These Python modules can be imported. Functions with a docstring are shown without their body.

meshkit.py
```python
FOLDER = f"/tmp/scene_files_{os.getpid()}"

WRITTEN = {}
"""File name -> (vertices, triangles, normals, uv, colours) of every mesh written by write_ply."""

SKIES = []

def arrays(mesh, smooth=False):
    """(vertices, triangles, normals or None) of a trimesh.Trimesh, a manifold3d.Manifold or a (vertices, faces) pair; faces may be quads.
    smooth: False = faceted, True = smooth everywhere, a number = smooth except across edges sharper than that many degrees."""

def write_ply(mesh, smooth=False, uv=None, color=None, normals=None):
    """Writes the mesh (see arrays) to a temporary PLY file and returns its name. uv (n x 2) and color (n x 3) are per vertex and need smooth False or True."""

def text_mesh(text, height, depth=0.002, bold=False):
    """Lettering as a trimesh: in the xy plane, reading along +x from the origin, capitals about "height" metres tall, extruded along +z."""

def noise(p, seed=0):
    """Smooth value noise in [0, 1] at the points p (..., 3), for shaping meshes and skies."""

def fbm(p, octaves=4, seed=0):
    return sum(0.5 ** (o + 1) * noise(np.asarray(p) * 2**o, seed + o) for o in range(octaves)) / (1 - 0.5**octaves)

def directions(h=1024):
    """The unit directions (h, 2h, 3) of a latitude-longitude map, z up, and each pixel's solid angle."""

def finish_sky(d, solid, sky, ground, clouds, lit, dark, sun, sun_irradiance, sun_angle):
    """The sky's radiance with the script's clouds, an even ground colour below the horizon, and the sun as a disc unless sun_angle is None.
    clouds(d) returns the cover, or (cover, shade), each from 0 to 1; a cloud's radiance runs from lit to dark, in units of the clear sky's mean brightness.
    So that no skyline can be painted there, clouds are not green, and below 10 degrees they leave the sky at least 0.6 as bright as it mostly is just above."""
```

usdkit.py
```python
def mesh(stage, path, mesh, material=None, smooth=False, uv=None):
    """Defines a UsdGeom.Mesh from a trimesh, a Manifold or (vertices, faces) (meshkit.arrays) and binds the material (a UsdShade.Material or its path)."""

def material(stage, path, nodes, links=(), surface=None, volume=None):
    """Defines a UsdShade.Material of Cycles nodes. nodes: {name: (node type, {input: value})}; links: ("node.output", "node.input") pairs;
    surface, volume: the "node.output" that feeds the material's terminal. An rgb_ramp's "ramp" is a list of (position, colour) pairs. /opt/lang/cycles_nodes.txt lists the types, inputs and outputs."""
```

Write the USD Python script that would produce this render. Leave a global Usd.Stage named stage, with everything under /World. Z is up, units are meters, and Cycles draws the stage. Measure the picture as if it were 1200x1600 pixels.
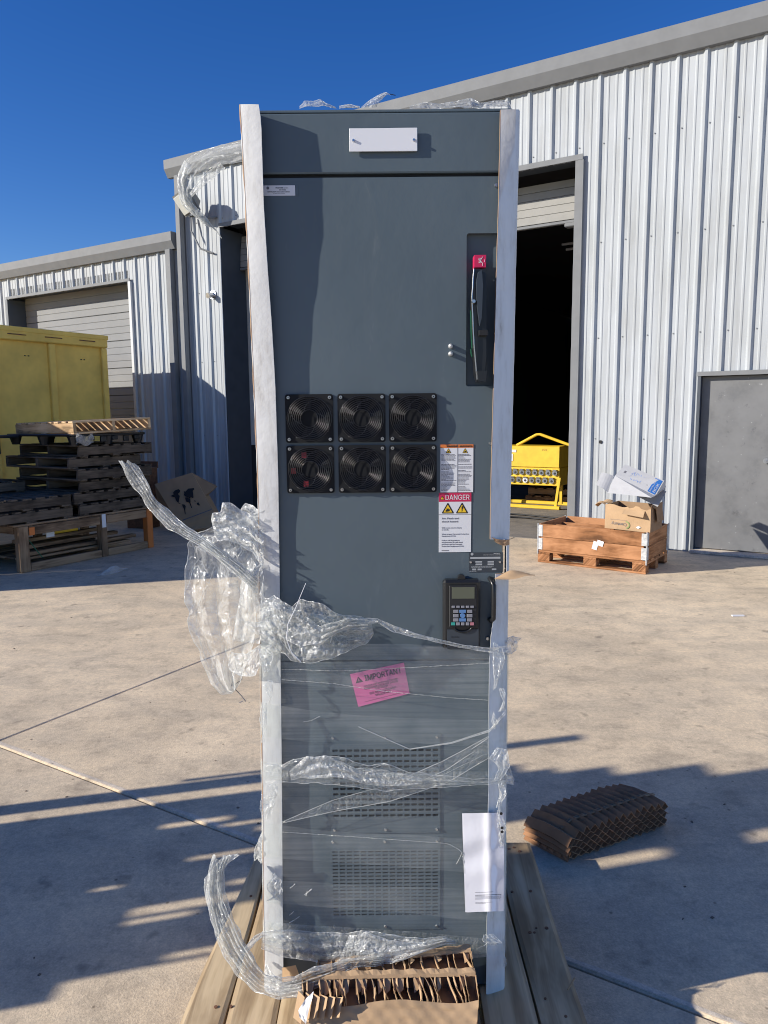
import math, random
import numpy as np, trimesh
from shapely.geometry import Polygon, box as sbox
from shapely.ops import unary_union
import usdkit, meshkit
from pxr import Usd, UsdGeom, UsdLux, UsdShade, Gf, Sdf

stage = Usd.Stage.CreateInMemory()
UsdGeom.SetStageUpAxis(stage, UsdGeom.Tokens.z)
world = UsdGeom.Xform.Define(stage, '/World')
rad = math.radians

# ------------------------------------------------------------------ camera, sky, sun, exposure
EXPOSURE = 0.72
SKY = 0.080
SUN = 1.05
SUN_AZ, SUN_EL = rad(14), rad(22)            # direction the light travels (from +x towards +y), elevation
FPX, EYE, PITCH, ROLL = 1150.0, 1.67, rad(7.5), rad(0.5)
FW = np.array([0, math.cos(PITCH), -math.sin(PITCH)])
_u0 = np.array([0, math.sin(PITCH), math.cos(PITCH)])
RT = math.cos(ROLL) * np.array([1., 0, 0]) - math.sin(ROLL) * _u0
UP = math.sin(ROLL) * np.array([1., 0, 0]) + math.cos(ROLL) * _u0
CAM = np.array([0, 0, EYE])
cam = UsdGeom.Camera.Define(stage, '/World/camera')
M = Gf.Matrix4d(*RT, 0, *UP, 0, *(-FW), 0, *CAM, 1)
cam.AddTransformOp().Set(M)
cam.CreateHorizontalApertureAttr(36.0)
cam.CreateVerticalApertureAttr(48.0)
cam.CreateFocalLengthAttr(36.0 * FPX / 1200)
cam.CreateClippingRangeAttr(Gf.Vec2f(0.05, 5000))
cam.CreateExposureAttr(EXPOSURE)
SD = np.array([math.cos(SUN_AZ) * math.cos(SUN_EL), math.sin(SUN_AZ) * math.cos(SUN_EL), -math.sin(SUN_EL)])
sky_mat = usdkit.material(stage, '/World/Looks/sky', {
    's': ('sky_texture', {'sky_type': 'single_scattering', 'sun_disc': False, 'sun_elevation': SUN_EL, 'sun_rotation': math.atan2(-SD[0], -SD[1]),
                          'air_density': 1.0, 'aerosol_density': 0.25, 'ozone_density': 4.0, 'altitude': 400.0}),
    'h': ('hsv', {'saturation': 1.28, 'hue': .517, 'value': 1.06}), 'b': ('background_shader', {'strength': SKY})}, [('s.color', 'h.color'), ('h.color', 'b.color')], surface='b.background')
dome = UsdLux.DomeLight.Define(stage, '/World/sky')
UsdShade.MaterialBindingAPI.Apply(dome.GetPrim()).Bind(sky_mat)
dome.GetPrim().SetCustomDataByKey('kind', 'structure')
sun = UsdLux.DistantLight.Define(stage, '/World/sun')
sun.CreateIntensityAttr(SUN); sun.CreateAngleAttr(0.5); sun.CreateColorAttr(Gf.Vec3f(1.0, 0.935, 0.83)); sun.CreateNormalizeAttr(True)
zb = -SD; xb = np.cross([0, 0, 1], zb); xb /= np.linalg.norm(xb); yb = np.cross(zb, xb)
sun.AddTransformOp().Set(Gf.Matrix4d(*xb, 0, *yb, 0, *zb, 0, 0, 0, 50, 1))

def ray(px, py): return FW + RT * (px - 600) / FPX + UP * (800 - py) / FPX
def P(px, py, y):                 # where a photo pixel meets the plane y
    d = ray(px, py); return CAM + d * (y / d[1])
def on_ground(px, py, z=0.0):
    d = ray(px, py); return CAM + d * ((z - EYE) / d[2])

# ------------------------------------------------------------------ helpers
rng = random.Random(7)
nr = np.random.default_rng(11)
_names = {}
def child(parent, name):
    base = parent.rstrip('/') + '/' + name
    k = _names.get(base, 0); _names[base] = k + 1
    return base if k == 0 else f'{base}_{k:03d}'
def tag(prim, label=None, cat=None, group=None, kind=None):
    for k, v in (('label', label), ('category', cat), ('group', group), ('kind', kind)):
        if v: prim.SetCustomDataByKey(k, v)
    return prim
def ppath(p): return '/World' if p is None else (p if isinstance(p, str) else str(p.GetPath()))
def thing(name, label=None, cat=None, group=None, kind=None, loc=(0, 0, 0), rotz=0.0, parent=None, rotx=0.0, roty=0.0):
    x = UsdGeom.Xform.Define(stage, child(ppath(parent), name))
    x.AddTranslateOp().Set(Gf.Vec3d(*map(float, loc)))
    x.AddRotateXYZOp().Set(Gf.Vec3f(rotx, roty, rotz))
    return tag(x.GetPrim(), label, cat, group, kind)
def copy_of(src, loc, rotz, label, cat, group=None, rotx=0.0, roty=0.0):
    x = UsdGeom.Xform.Define(stage, child('/World', src.GetName()))
    x.GetPrim().GetReferences().AddInternalReference(src.GetPath())
    x.GetPrim().SetInstanceable(True)
    x.GetPrim().CreateAttribute('xformOp:translate', Sdf.ValueTypeNames.Double3).Set(Gf.Vec3d(*map(float, loc)))
    x.GetPrim().CreateAttribute('xformOp:rotateXYZ', Sdf.ValueTypeNames.Float3).Set(Gf.Vec3f(rotx, roty, rotz))
    x.GetPrim().CreateAttribute('xformOpOrder', Sdf.ValueTypeNames.TokenArray, False, Sdf.VariabilityUniform).Set(['xformOp:translate', 'xformOp:rotateXYZ'])
    return tag(x.GetPrim(), label, cat, group)
class MB:
    """Collects triangles for one mesh."""
    def __init__(self): self.v, self.f, self.k = [], [], 0
    def add(self, v, f):
        v = np.asarray(v, float); f = np.asarray(f, int)
        if f.shape[1] == 4: f = np.vstack([f[:, [0, 1, 2]], f[:, [0, 2, 3]]])
        self.v.append(v); self.f.append(f + self.k); self.k += len(v); return self
    def box(self, x0, x1, y0, y1, z0, z1, c=0.0, tf=None):
        lo, hi = np.array([x0, y0, z0], float), np.array([x1, y1, z1], float)
        v, f = cbox((hi - lo) / 2, c); v = v + (lo + hi) / 2
        return self.add(tf(v) if tf else v, f)
    def bar(self, a, b, w, h, c=0.0, up=(0, 0, 1)):
        """A bar from a to b, w across and h along up."""
        a, b = np.asarray(a, float), np.asarray(b, float); d = b - a; L = np.linalg.norm(d); d /= L
        side = np.cross(d, up); side /= np.linalg.norm(side); t = np.cross(side, d)
        v, f = cbox((L / 2, w / 2, h / 2), c)
        return self.add((a + b) / 2 + v[:, :1] * d + v[:, 1:2] * side + v[:, 2:] * t, f)
    def cyl(self, a, b, r, n=12, r2=None):
        a, b = np.asarray(a, float), np.asarray(b, float); d = b - a; d /= np.linalg.norm(d)
        s = np.cross(d, [0, 0, 1]) if abs(d[2]) < .9 else np.cross(d, [1, 0, 0]); s /= np.linalg.norm(s); t = np.cross(d, s)
        g = np.linspace(0, 2 * math.pi, n, endpoint=False); ring = np.outer(np.cos(g), s) + np.outer(np.sin(g), t)
        v = np.vstack([a + ring * r, b + ring * (r if r2 is None else r2), [a], [b]])
        i = np.arange(n); j = (i + 1) % n
        f = np.vstack([np.c_[i, j, j + n], np.c_[i, j + n, i + n], np.c_[j, i, np.full(n, 2 * n)], np.c_[i + n, j + n, np.full(n, 2 * n + 1)]])
        return self.add(v, f)
    def tube(self, pts, r, n=6):
        pts = np.asarray(pts, float); m = len(pts); T = np.gradient(pts, axis=0); T /= np.maximum(np.linalg.norm(T, axis=1, keepdims=True), 1e-9)
        ref = np.array([.3, .2, .93]); s = np.cross(T, ref); s /= np.linalg.norm(s, axis=1, keepdims=True); t = np.cross(T, s)
        g = np.linspace(0, 2 * math.pi, n, endpoint=False); r = np.broadcast_to(np.asarray(r, float), (m,))
        v = (pts[:, None] + r[:, None, None] * (np.cos(g)[None, :, None] * s[:, None] + np.sin(g)[None, :, None] * t[:, None])).reshape(-1, 3)
        i, k = np.meshgrid(np.arange(m - 1), np.arange(n), indexing='ij'); k2 = (k + 1) % n
        q = np.stack([i * n + k, i * n + k2, (i + 1) * n + k2, (i + 1) * n + k], -1).reshape(-1, 4)
        return self.add(v, q)
    def grid(self, pts):
        pts = np.asarray(pts, float); a, b = pts.shape[:2]
        i, j = np.meshgrid(np.arange(a - 1), np.arange(b - 1), indexing='ij')
        q = np.stack([i * b + j, (i + 1) * b + j, (i + 1) * b + j + 1, i * b + j + 1], -1).reshape(-1, 4)
        return self.add(pts.reshape(-1, 3), q)
    def tri(self, m, tf=None):
        v = np.array(m.vertices); return self.add(tf(v) if tf else v, np.array(m.faces))
    def get(self): return np.vstack(self.v), np.vstack(self.f)
_cb = {}
def cbox(h, c=0.0):
    h = np.asarray(h, float)
    if c <= 0:
        v = np.array([[x, y, z] for x in (-1, 1) for y in (-1, 1) for z in (-1, 1)], float) * h
        f = np.array([[0, 1, 3, 2], [4, 6, 7, 5], [0, 4, 5, 1], [2, 3, 7, 6], [0, 2, 6, 4], [1, 5, 7, 3]])
        return v, np.vstack([f[:, [0, 1, 2]], f[:, [0, 2, 3]]])
    c = min(c, h.min() * .45)
    v = np.array([[x * (h[0] - (c if k != 0 else 0)), y * (h[1] - (c if k != 1 else 0)), z * (h[2] - (c if k != 2 else 0))]
                  for x in (-1, 1) for y in (-1, 1) for z in (-1, 1) for k in range(3)])
    if 'f' not in _cb:
        hh = trimesh.convex.convex_hull(np.array([[x * (1 - (.2 if k != 0 else 0)), y * (1 - (.2 if k != 1 else 0)), z * (1 - (.2 if k != 2 else 0))]
                  for x in (-1, 1) for y in (-1, 1) for z in (-1, 1) for k in range(3)]))
        ref = np.array([[x * (1 - (.2 if k != 0 else 0)), y * (1 - (.2 if k != 1 else 0)), z * (1 - (.2 if k != 2 else 0))]
                  for x in (-1, 1) for y in (-1, 1) for z in (-1, 1) for k in range(3)])
        idx = [int(np.argmin(np.linalg.norm(ref - p, axis=1))) for p in hh.vertices]
        _cb['f'] = np.array(idx)[hh.faces]
    return v, _cb['f']
def obj(name, m, mat, parent=None, smooth=False, uv_axis=None, label=None, cat=None, group=None, kind=None):
    if isinstance(m, MB): m = m.get()
    uv = None
    if uv_axis is not None:
        v = np.asarray(m[0]); a = np.asarray(uv_axis, float); a /= np.linalg.norm(a)
        b = np.cross(a, [.31, .27, .91]); b /= np.linalg.norm(b); c = np.cross(a, b)
        uv = np.c_[v @ a + rng.uniform(0, 50), v @ b + .7 * (v @ c) + rng.uniform(0, 50)]
        smooth = bool(smooth)
    g = usdkit.mesh(stage, child(ppath(parent), name), m, MAT[mat], smooth=smooth, uv=uv)
    return tag(g.GetPrim(), label, cat, group, kind)

# ------------------------------------------------------------------ materials
MAT = {}
def mk(name, nodes, links, surface='p.BSDF'):
    MAT[name] = usdkit.material(stage, '/World/Looks/' + name, nodes, links, surface=surface)
def plain(name, col, rough=.5, metal=0.0, var=.12, scale=6.0, bump=0.0, bscale=60.0, spec=.5, coat=0.0):
    lo = [max(0, c * (1 - var)) for c in col]; hi = [c * (1 + var) for c in col]
    n = {'g': ('geometry', {}), 'n': ('noise_texture', {'scale': scale, 'detail': 5.0, 'roughness': .6}), 'r': ('rgb_ramp', {'ramp': [(.3, lo), (.7, hi)]}),
         'p': ('principled_bsdf', {'roughness': rough, 'metallic': metal, 'specular_ior_level': spec, 'coat_weight': coat})}
    l = [('g.position', 'n.vector'), ('n.fac', 'r.fac'), ('r.color', 'p.base_color')]
    if bump:
        n['n2'] = ('noise_texture', {'scale': bscale, 'detail': 3.0}); n['b'] = ('bump', {'strength': bump, 'distance': .004})
        l += [('g.position', 'n2.vector'), ('n2.fac', 'b.height'), ('b.normal', 'p.normal')]
    mk(name, n, l)
def wood(name, dark, light, rough=.75, knots=.35, grain=42.0, deep=.45):
    n = {'uv': ('uvmap', {'attribute': 'st'}), 'm': ('mapping', {'scale': (2.2, grain, 1.0)}), 'm2': ('mapping', {'scale': (1.0, 3.0, 1.0)}),
         'n': ('noise_texture', {'scale': 1.0, 'detail': 5.0, 'roughness': .62, 'distortion': .8}), 'k': ('noise_texture', {'scale': 2.2, 'detail': 4.0, 'roughness': .6}),
         'o': ('object_info', {}), 'a': ('math', {'math_type': 'multiply_add', 'value2': knots * .7, 'value3': -knots * .35}), 'add': ('math', {'math_type': 'add'}),
         'k2': ('math', {'math_type': 'multiply_add', 'value2': .9, 'value3': -.45}), 'add2': ('math', {'math_type': 'add'}),
         'r': ('rgb_ramp', {'ramp': [(.22, [c * deep for c in dark]), (.38, dark), (.62, light), (.85, [min(1, c * 1.12) for c in light])]}),
         'b': ('bump', {'strength': .5, 'distance': .002}), 'p': ('principled_bsdf', {'roughness': rough, 'specular_ior_level': .25})}
    l = [('uv.UV', 'm.vector'), ('uv.UV', 'm2.vector'), ('m.vector', 'n.vector'), ('m2.vector', 'k.vector'), ('o.random', 'a.value1'), ('n.fac', 'add.value1'), ('a.value', 'add.value2'),
         ('k.fac', 'k2.value1'), ('add.value', 'add2.value1'), ('k2.value', 'add2.value2'), ('add2.value', 'r.fac'), ('r.color', 'p.base_color'), ('n.fac', 'b.height'), ('b.normal', 'p.normal')]
    mk(name, n, l)

def concrete(name, a, b, stain, broom=0.0):
    n = {'g': ('geometry', {}), 'o': ('object_info', {}), 'n1': ('noise_texture', {'scale': .55, 'detail': 7.0, 'roughness': .62, 'distortion': .5}),
         'n2': ('noise_texture', {'scale': 5.5, 'detail': 8.0, 'roughness': .7}), 'n3': ('noise_texture', {'scale': 130.0, 'detail': 3.0, 'roughness': .7}),
         'ms': ('mapping', {'scale': (.9, 2.0, 1.0), 'rotation': (0, 0, .35)}), 'n4': ('noise_texture', {'scale': 1.6, 'detail': 6.0, 'roughness': .65}),
         'n5': ('noise_texture', {'scale': 7.0, 'detail': 2.0, 'roughness': .5}), 'vo': ('voronoi_texture', {'feature': 'f1', 'scale': 9.0}), 'rv': ('rgb_ramp', {'ramp': [(.03, (.30, .29, .28)), (.07, (1, 1, 1))]}), 'm5': ('mix', {'mix_type': 'multiply', 'fac': .75}), 'n6': ('noise_texture', {'scale': 38.0, 'detail': 5.0, 'roughness': .75}), 'r6': ('rgb_ramp', {'ramp': [(.32, (.80, .80, .81)), (.68, (1.14, 1.14, 1.13))]}), 'm6': ('mix', {'mix_type': 'multiply', 'fac': .9}),
         'r1': ('rgb_ramp', {'ramp': [(.34, a), (.66, b)]}), 'r2': ('rgb_ramp', {'ramp': [(.3, (.62, .62, .64)), (.5, (1, 1, 1)), (.72, (1.14, 1.12, 1.08))]}),
         'r3': ('rgb_ramp', {'ramp': [(.25, (.74, .74, .75)), (.75, (1.22, 1.22, 1.22))]}), 'r4': ('rgb_ramp', {'ramp': [(.66, (0, 0, 0)), (.74, (1, 1, 1))]}),
         'r5': ('rgb_ramp', {'ramp': [(.35, (.84, .85, .87)), (.6, (1.06, 1.05, 1.03))]}),
         'm1': ('mix', {'mix_type': 'multiply', 'fac': .8}), 'm2': ('mix', {'mix_type': 'multiply', 'fac': .85}), 'm3': ('mix', {'mix_type': 'mix', 'color2': stain}), 'm4': ('mix', {'mix_type': 'multiply', 'fac': 1.0}),
         'sf': ('math', {'math_type': 'multiply', 'value2': .45}),
         'b': ('bump', {'strength': .55, 'distance': .003}), 'p': ('principled_bsdf', {'roughness': .85, 'specular_ior_level': .3})}
    l = [('g.position', x + '.vector') for x in ('n1', 'n2', 'n3', 'ms', 'n5', 'vo', 'n6')] + [('ms.vector', 'n4.vector'), ('n1.fac', 'r1.fac'), ('n2.fac', 'r2.fac'), ('n3.fac', 'r3.fac'), ('n4.fac', 'r5.fac'),
         ('r1.color', 'm1.color1'), ('r2.color', 'm1.color2'), ('m1.color', 'm2.color1'), ('r3.color', 'm2.color2'), ('m2.color', 'm4.color1'), ('r5.color', 'm4.color2'), ('m4.color', 'm3.color1'),
         ('n5.fac', 'r4.fac'), ('r4.color', 'sf.value1'), ('sf.value', 'm3.fac'), ('m3.color', 'm5.color1'), ('vo.distance', 'rv.fac'), ('rv.color', 'm5.color2'), ('m5.color', 'm6.color1'), ('n6.fac', 'r6.fac'), ('r6.color', 'm6.color2'), ('m6.color', 'p.base_color'), ('n3.fac', 'b.height'), ('b.normal', 'p.normal')]
    mk(name, n, l)
concrete('concrete', (.60, .487, .345), (.73, .60, .43), (.12, .10, .085))
concrete('concrete_pale', (.60, .52, .42), (.72, .63, .52), (.2, .18, .16))
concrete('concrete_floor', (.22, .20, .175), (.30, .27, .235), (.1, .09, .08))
plain('joint_dark', (.03, .03, .03), .9)
# painted ribbed siding with faint vertical dirt runs
mk('siding', {'g': ('geometry', {}), 'm': ('mapping', {'scale': (3.0, 3.0, .35)}), 'n': ('noise_texture', {'scale': 2.5, 'detail': 6.0, 'roughness': .65}), 'n2': ('noise_texture', {'scale': .7, 'detail': 4.0}),
              'r': ('rgb_ramp', {'ramp': [(.3, (.33, .345, .355)), (.55, (.405, .43, .455)), (.8, (.43, .455, .48))]}), 'r2': ('rgb_ramp', {'ramp': [(.35, (.93, .93, .92)), (.65, (1, 1, 1))]}),
              'mm': ('mix', {'mix_type': 'multiply', 'fac': 1.0}), 'b': ('bump', {'strength': .12, 'distance': .01}), 'p': ('principled_bsdf', {'roughness': .6, 'specular_ior_level': .3})},
   [('g.position', 'm.vector'), ('m.vector', 'n.vector'), ('g.position', 'n2.vector'), ('n.fac', 'r.fac'), ('n2.fac', 'r2.fac'), ('r.color', 'mm.color1'), ('r2.color', 'mm.color2'), ('mm.color', 'p.base_color'),
    ('n2.fac', 'b.height'), ('b.normal', 'p.normal')])
plain('trim', (.175, .182, .19), .75, var=.07)
plain('trim_dark', (.055, .065, .08), .5)
plain('liner', (.52, .53, .54), .6, var=.06)
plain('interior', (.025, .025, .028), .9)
plain('garage_door', (.22, .225, .23), .8, var=.06, scale=2.0)
plain('roll_door', (.29, .285, .27), .8, var=.06)
mk('man_door', {'g': ('geometry', {}), 'n': ('noise_texture', {'scale': 3.0, 'detail': 8.0, 'roughness': .7}), 'n2': ('noise_texture', {'scale': 9.0, 'detail': 6.0, 'roughness': .75}), 'n3': ('noise_texture', {'scale': 24.0, 'detail': 2.0}),
                'r': ('rgb_ramp', {'ramp': [(.3, (.115, .118, .122)), (.5, (.155, .158, .162)), (.75, (.18, .183, .187))]}), 'r2': ('rgb_ramp', {'ramp': [(.26, (.45, .45, .47)), (.4, (1, 1, 1))]}), 'r3': ('rgb_ramp', {'ramp': [(.72, (0, 0, 0)), (.78, (1, 1, 1))]}),
                'm': ('mix', {'mix_type': 'multiply', 'fac': .8}), 'm3': ('mix', {'color2': (.3, .3, .3)}), 'p': ('principled_bsdf', {'roughness': .48})},
   [('g.position', 'n.vector'), ('g.position', 'n2.vector'), ('g.position', 'n3.vector'), ('n.fac', 'r.fac'), ('n2.fac', 'r2.fac'), ('n3.fac', 'r3.fac'), ('r.color', 'm.color1'), ('r2.color', 'm.color2'), ('m.color', 'm3.color1'), ('r3.color', 'm3.fac'), ('m3.color', 'p.base_color')])
plain('container_yellow', (.80, .54, .12), .6, var=.14, scale=3.0, bump=.2)
plain('machine_yellow', (.72, .47, .035), .45, var=.1, scale=8.0)
plain('galvanised', (.48, .49, .50), .5, metal=.5, var=.3, scale=30.0)
plain('steel', (.62, .62, .63), .28, metal=1.0, var=.1)
plain('rust', (.16, .075, .04), .85, var=.4, scale=25.0)
wood('wood_new', (.46, .30, .16), (.66, .47, .28))
wood('wood_dark', (.055, .042, .032), (.13, .10, .075))
wood('wood_mid', (.17, .105, .062), (.31, .21, .13))
wood('wood_crate', (.25, .11, .045), (.43, .21, .10))
wood('wood_plank', (.38, .27, .155), (.60, .46, .285), grain=30.0, deep=.7, knots=.2)
plain('orange_paint', (.55, .17, .04), .7)
plain('cardboard', (.44, .295, .17), .85, var=.08, scale=9.0, bump=.15)
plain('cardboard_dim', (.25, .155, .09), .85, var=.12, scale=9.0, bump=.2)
plain('cardboard_brown', (.33, .17, .085), .85, var=.2, scale=14.0, bump=.2)
plain('cardboard_inner', (.30, .195, .115), .9, var=.12)
plain('carton_white', (.44, .44, .445), .7, var=.05, scale=12.0)
plain('ink', (.012, .012, .014), .6)
plain('ink_grey', (.14, .14, .16), .6)
plain('ink_blue', (.10, .22, .55), .6)
plain('label_blue', (.02, .13, .42), .5)
plain('swoosh_green', (.22, .27, .10), .7)
# powder-coated cabinet paint: fine orange-peel texture
mk('cabinet_paint', {'g': ('geometry', {}), 'n': ('noise_texture', {'scale': 1.6, 'detail': 6.0, 'roughness': .6}), 'v': ('noise_texture', {'scale': 700.0, 'detail': 2.0}), 'r': ('rgb_ramp', {'ramp': [(.3, (.076, .103, .123)), (.7, (.096, .127, .149))]}),
                     'm': ('mapping', {'scale': (14.0, 14.0, 4.0), 'rotation': (0, .25, 0)}), 'sn': ('noise_texture', {'scale': 1.0, 'detail': 8.0, 'roughness': .72, 'distortion': 1.2}), 'sr': ('rgb_ramp', {'ramp': [(.60, (0, 0, 0)), (.78, (1, 1, 1))]}), 'sf': ('math', {'math_type': 'multiply', 'value2': .16}), 'mx': ('mix', {'color2': (.30, .32, .33)}),
                     'rr': ('map_range', {'from_min': .3, 'from_max': .7, 'to_min': .38, 'to_max': .56, 'clamp': True}), 'w': ('bump', {'strength': .25, 'distance': .02}),
                     'b': ('bump', {'strength': .22, 'distance': .0008}), 'p': ('principled_bsdf', {'specular_ior_level': .42})},
   [('g.position', 'n.vector'), ('g.position', 'v.vector'), ('g.position', 'm.vector'), ('m.vector', 'sn.vector'), ('n.fac', 'r.fac'), ('r.color', 'mx.color1'), ('sn.fac', 'sr.fac'), ('sr.color', 'sf.value1'), ('sf.value', 'mx.fac'), ('mx.color', 'p.base_color'),
    ('sn.fac', 'rr.value'), ('rr.result', 'p.roughness'), ('n.fac', 'w.height'), ('w.normal', 'b.normal'), ('v.fac', 'b.height'), ('b.normal', 'p.normal')])
plain('seam_black', (.008, .009, .011), .7)
plain('black_plastic', (.012, .013, .015), .33, var=.05)
plain('grey_plastic', (.035, .045, .058), .4, var=.05)
plain('fan_black', (.010, .011, .013), .75, spec=.25, var=.05)
plain('wire', (.10, .10, .105), .3, metal=1.0, var=.05)
plain('label_white', (.66, .67, .70), .45, var=.02)
plain('nameplate_white', (.72, .73, .76), .35, var=.015)
plain('label_silver', (.34, .36, .38), .4, var=.04)
plain('red', (.20, .006, .016), .45, var=.04)
plain('crimson', (.50, .015, .08), .4, var=.04)
plain('orange', (.62, .17, .035), .5, var=.04)
plain('warn_yellow', (.80, .52, .02), .45, var=.03)
plain('pink', (.62, .13, .32), .7, var=.04)
plain('green_tag', (.012, .10, .05), .5)
plain('lcd', (.10, .11, .08), .2, var=.05)
plain('key_grey', (.22, .22, .25), .45)
plain('key_blue', (.09, .20, .42), .4)
plain('key_green', (.03, .30, .26), .4)
plain('key_red', (.42, .16, .2), .4)
plain('paper', (.74, .745, .80), .6, var=.03, scale=14.0, bump=.3, bscale=25.0)
# white laminated corner boards with a papery, scuffed face
mk('corner_board', {'g': ('geometry', {}), 'm': ('mapping', {'scale': (16.0, 16.0, 3.0)}), 'n': ('noise_texture', {'scale': 3.0, 'detail': 7.0, 'roughness': .7}), 'n2': ('noise_texture', {'scale': 4.0, 'detail': 4.0}), 'n3': ('noise_texture', {'scale': 55.0, 'detail': 3.0}),
                    'r': ('rgb_ramp', {'ramp': [(.22, (.22, .20, .18)), (.36, (.46, .455, .45)), (.5, (.53, .535, .54)), (.8, (.575, .583, .595))]}), 'b': ('bump', {'strength': .8, 'distance': .008}), 'b2': ('bump', {'strength': .5, 'distance': .002}),
                    'p': ('principled_bsdf', {'roughness': .6, 'specular_ior_level': .35})},
   [('g.position', 'm.vector'), ('m.vector', 'n.vector'), ('g.position', 'n2.vector'), ('g.position', 'n3.vector'), ('n.fac', 'r.fac'), ('r.color', 'p.base_color'), ('n2.fac', 'b.height'), ('n3.fac', 'b2.height'), ('b.normal', 'b2.normal'), ('b2.normal', 'p.normal')])
plain('corner_core', (.30, .20, .13), .9, var=.2, scale=40.0)
plain('lens', (.55, .55, .50), .25, var=.05)
plain('housing_bronze', (.17, .165, .15), .5)
plain('debris', (.16, .12, .09), .9)

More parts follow.
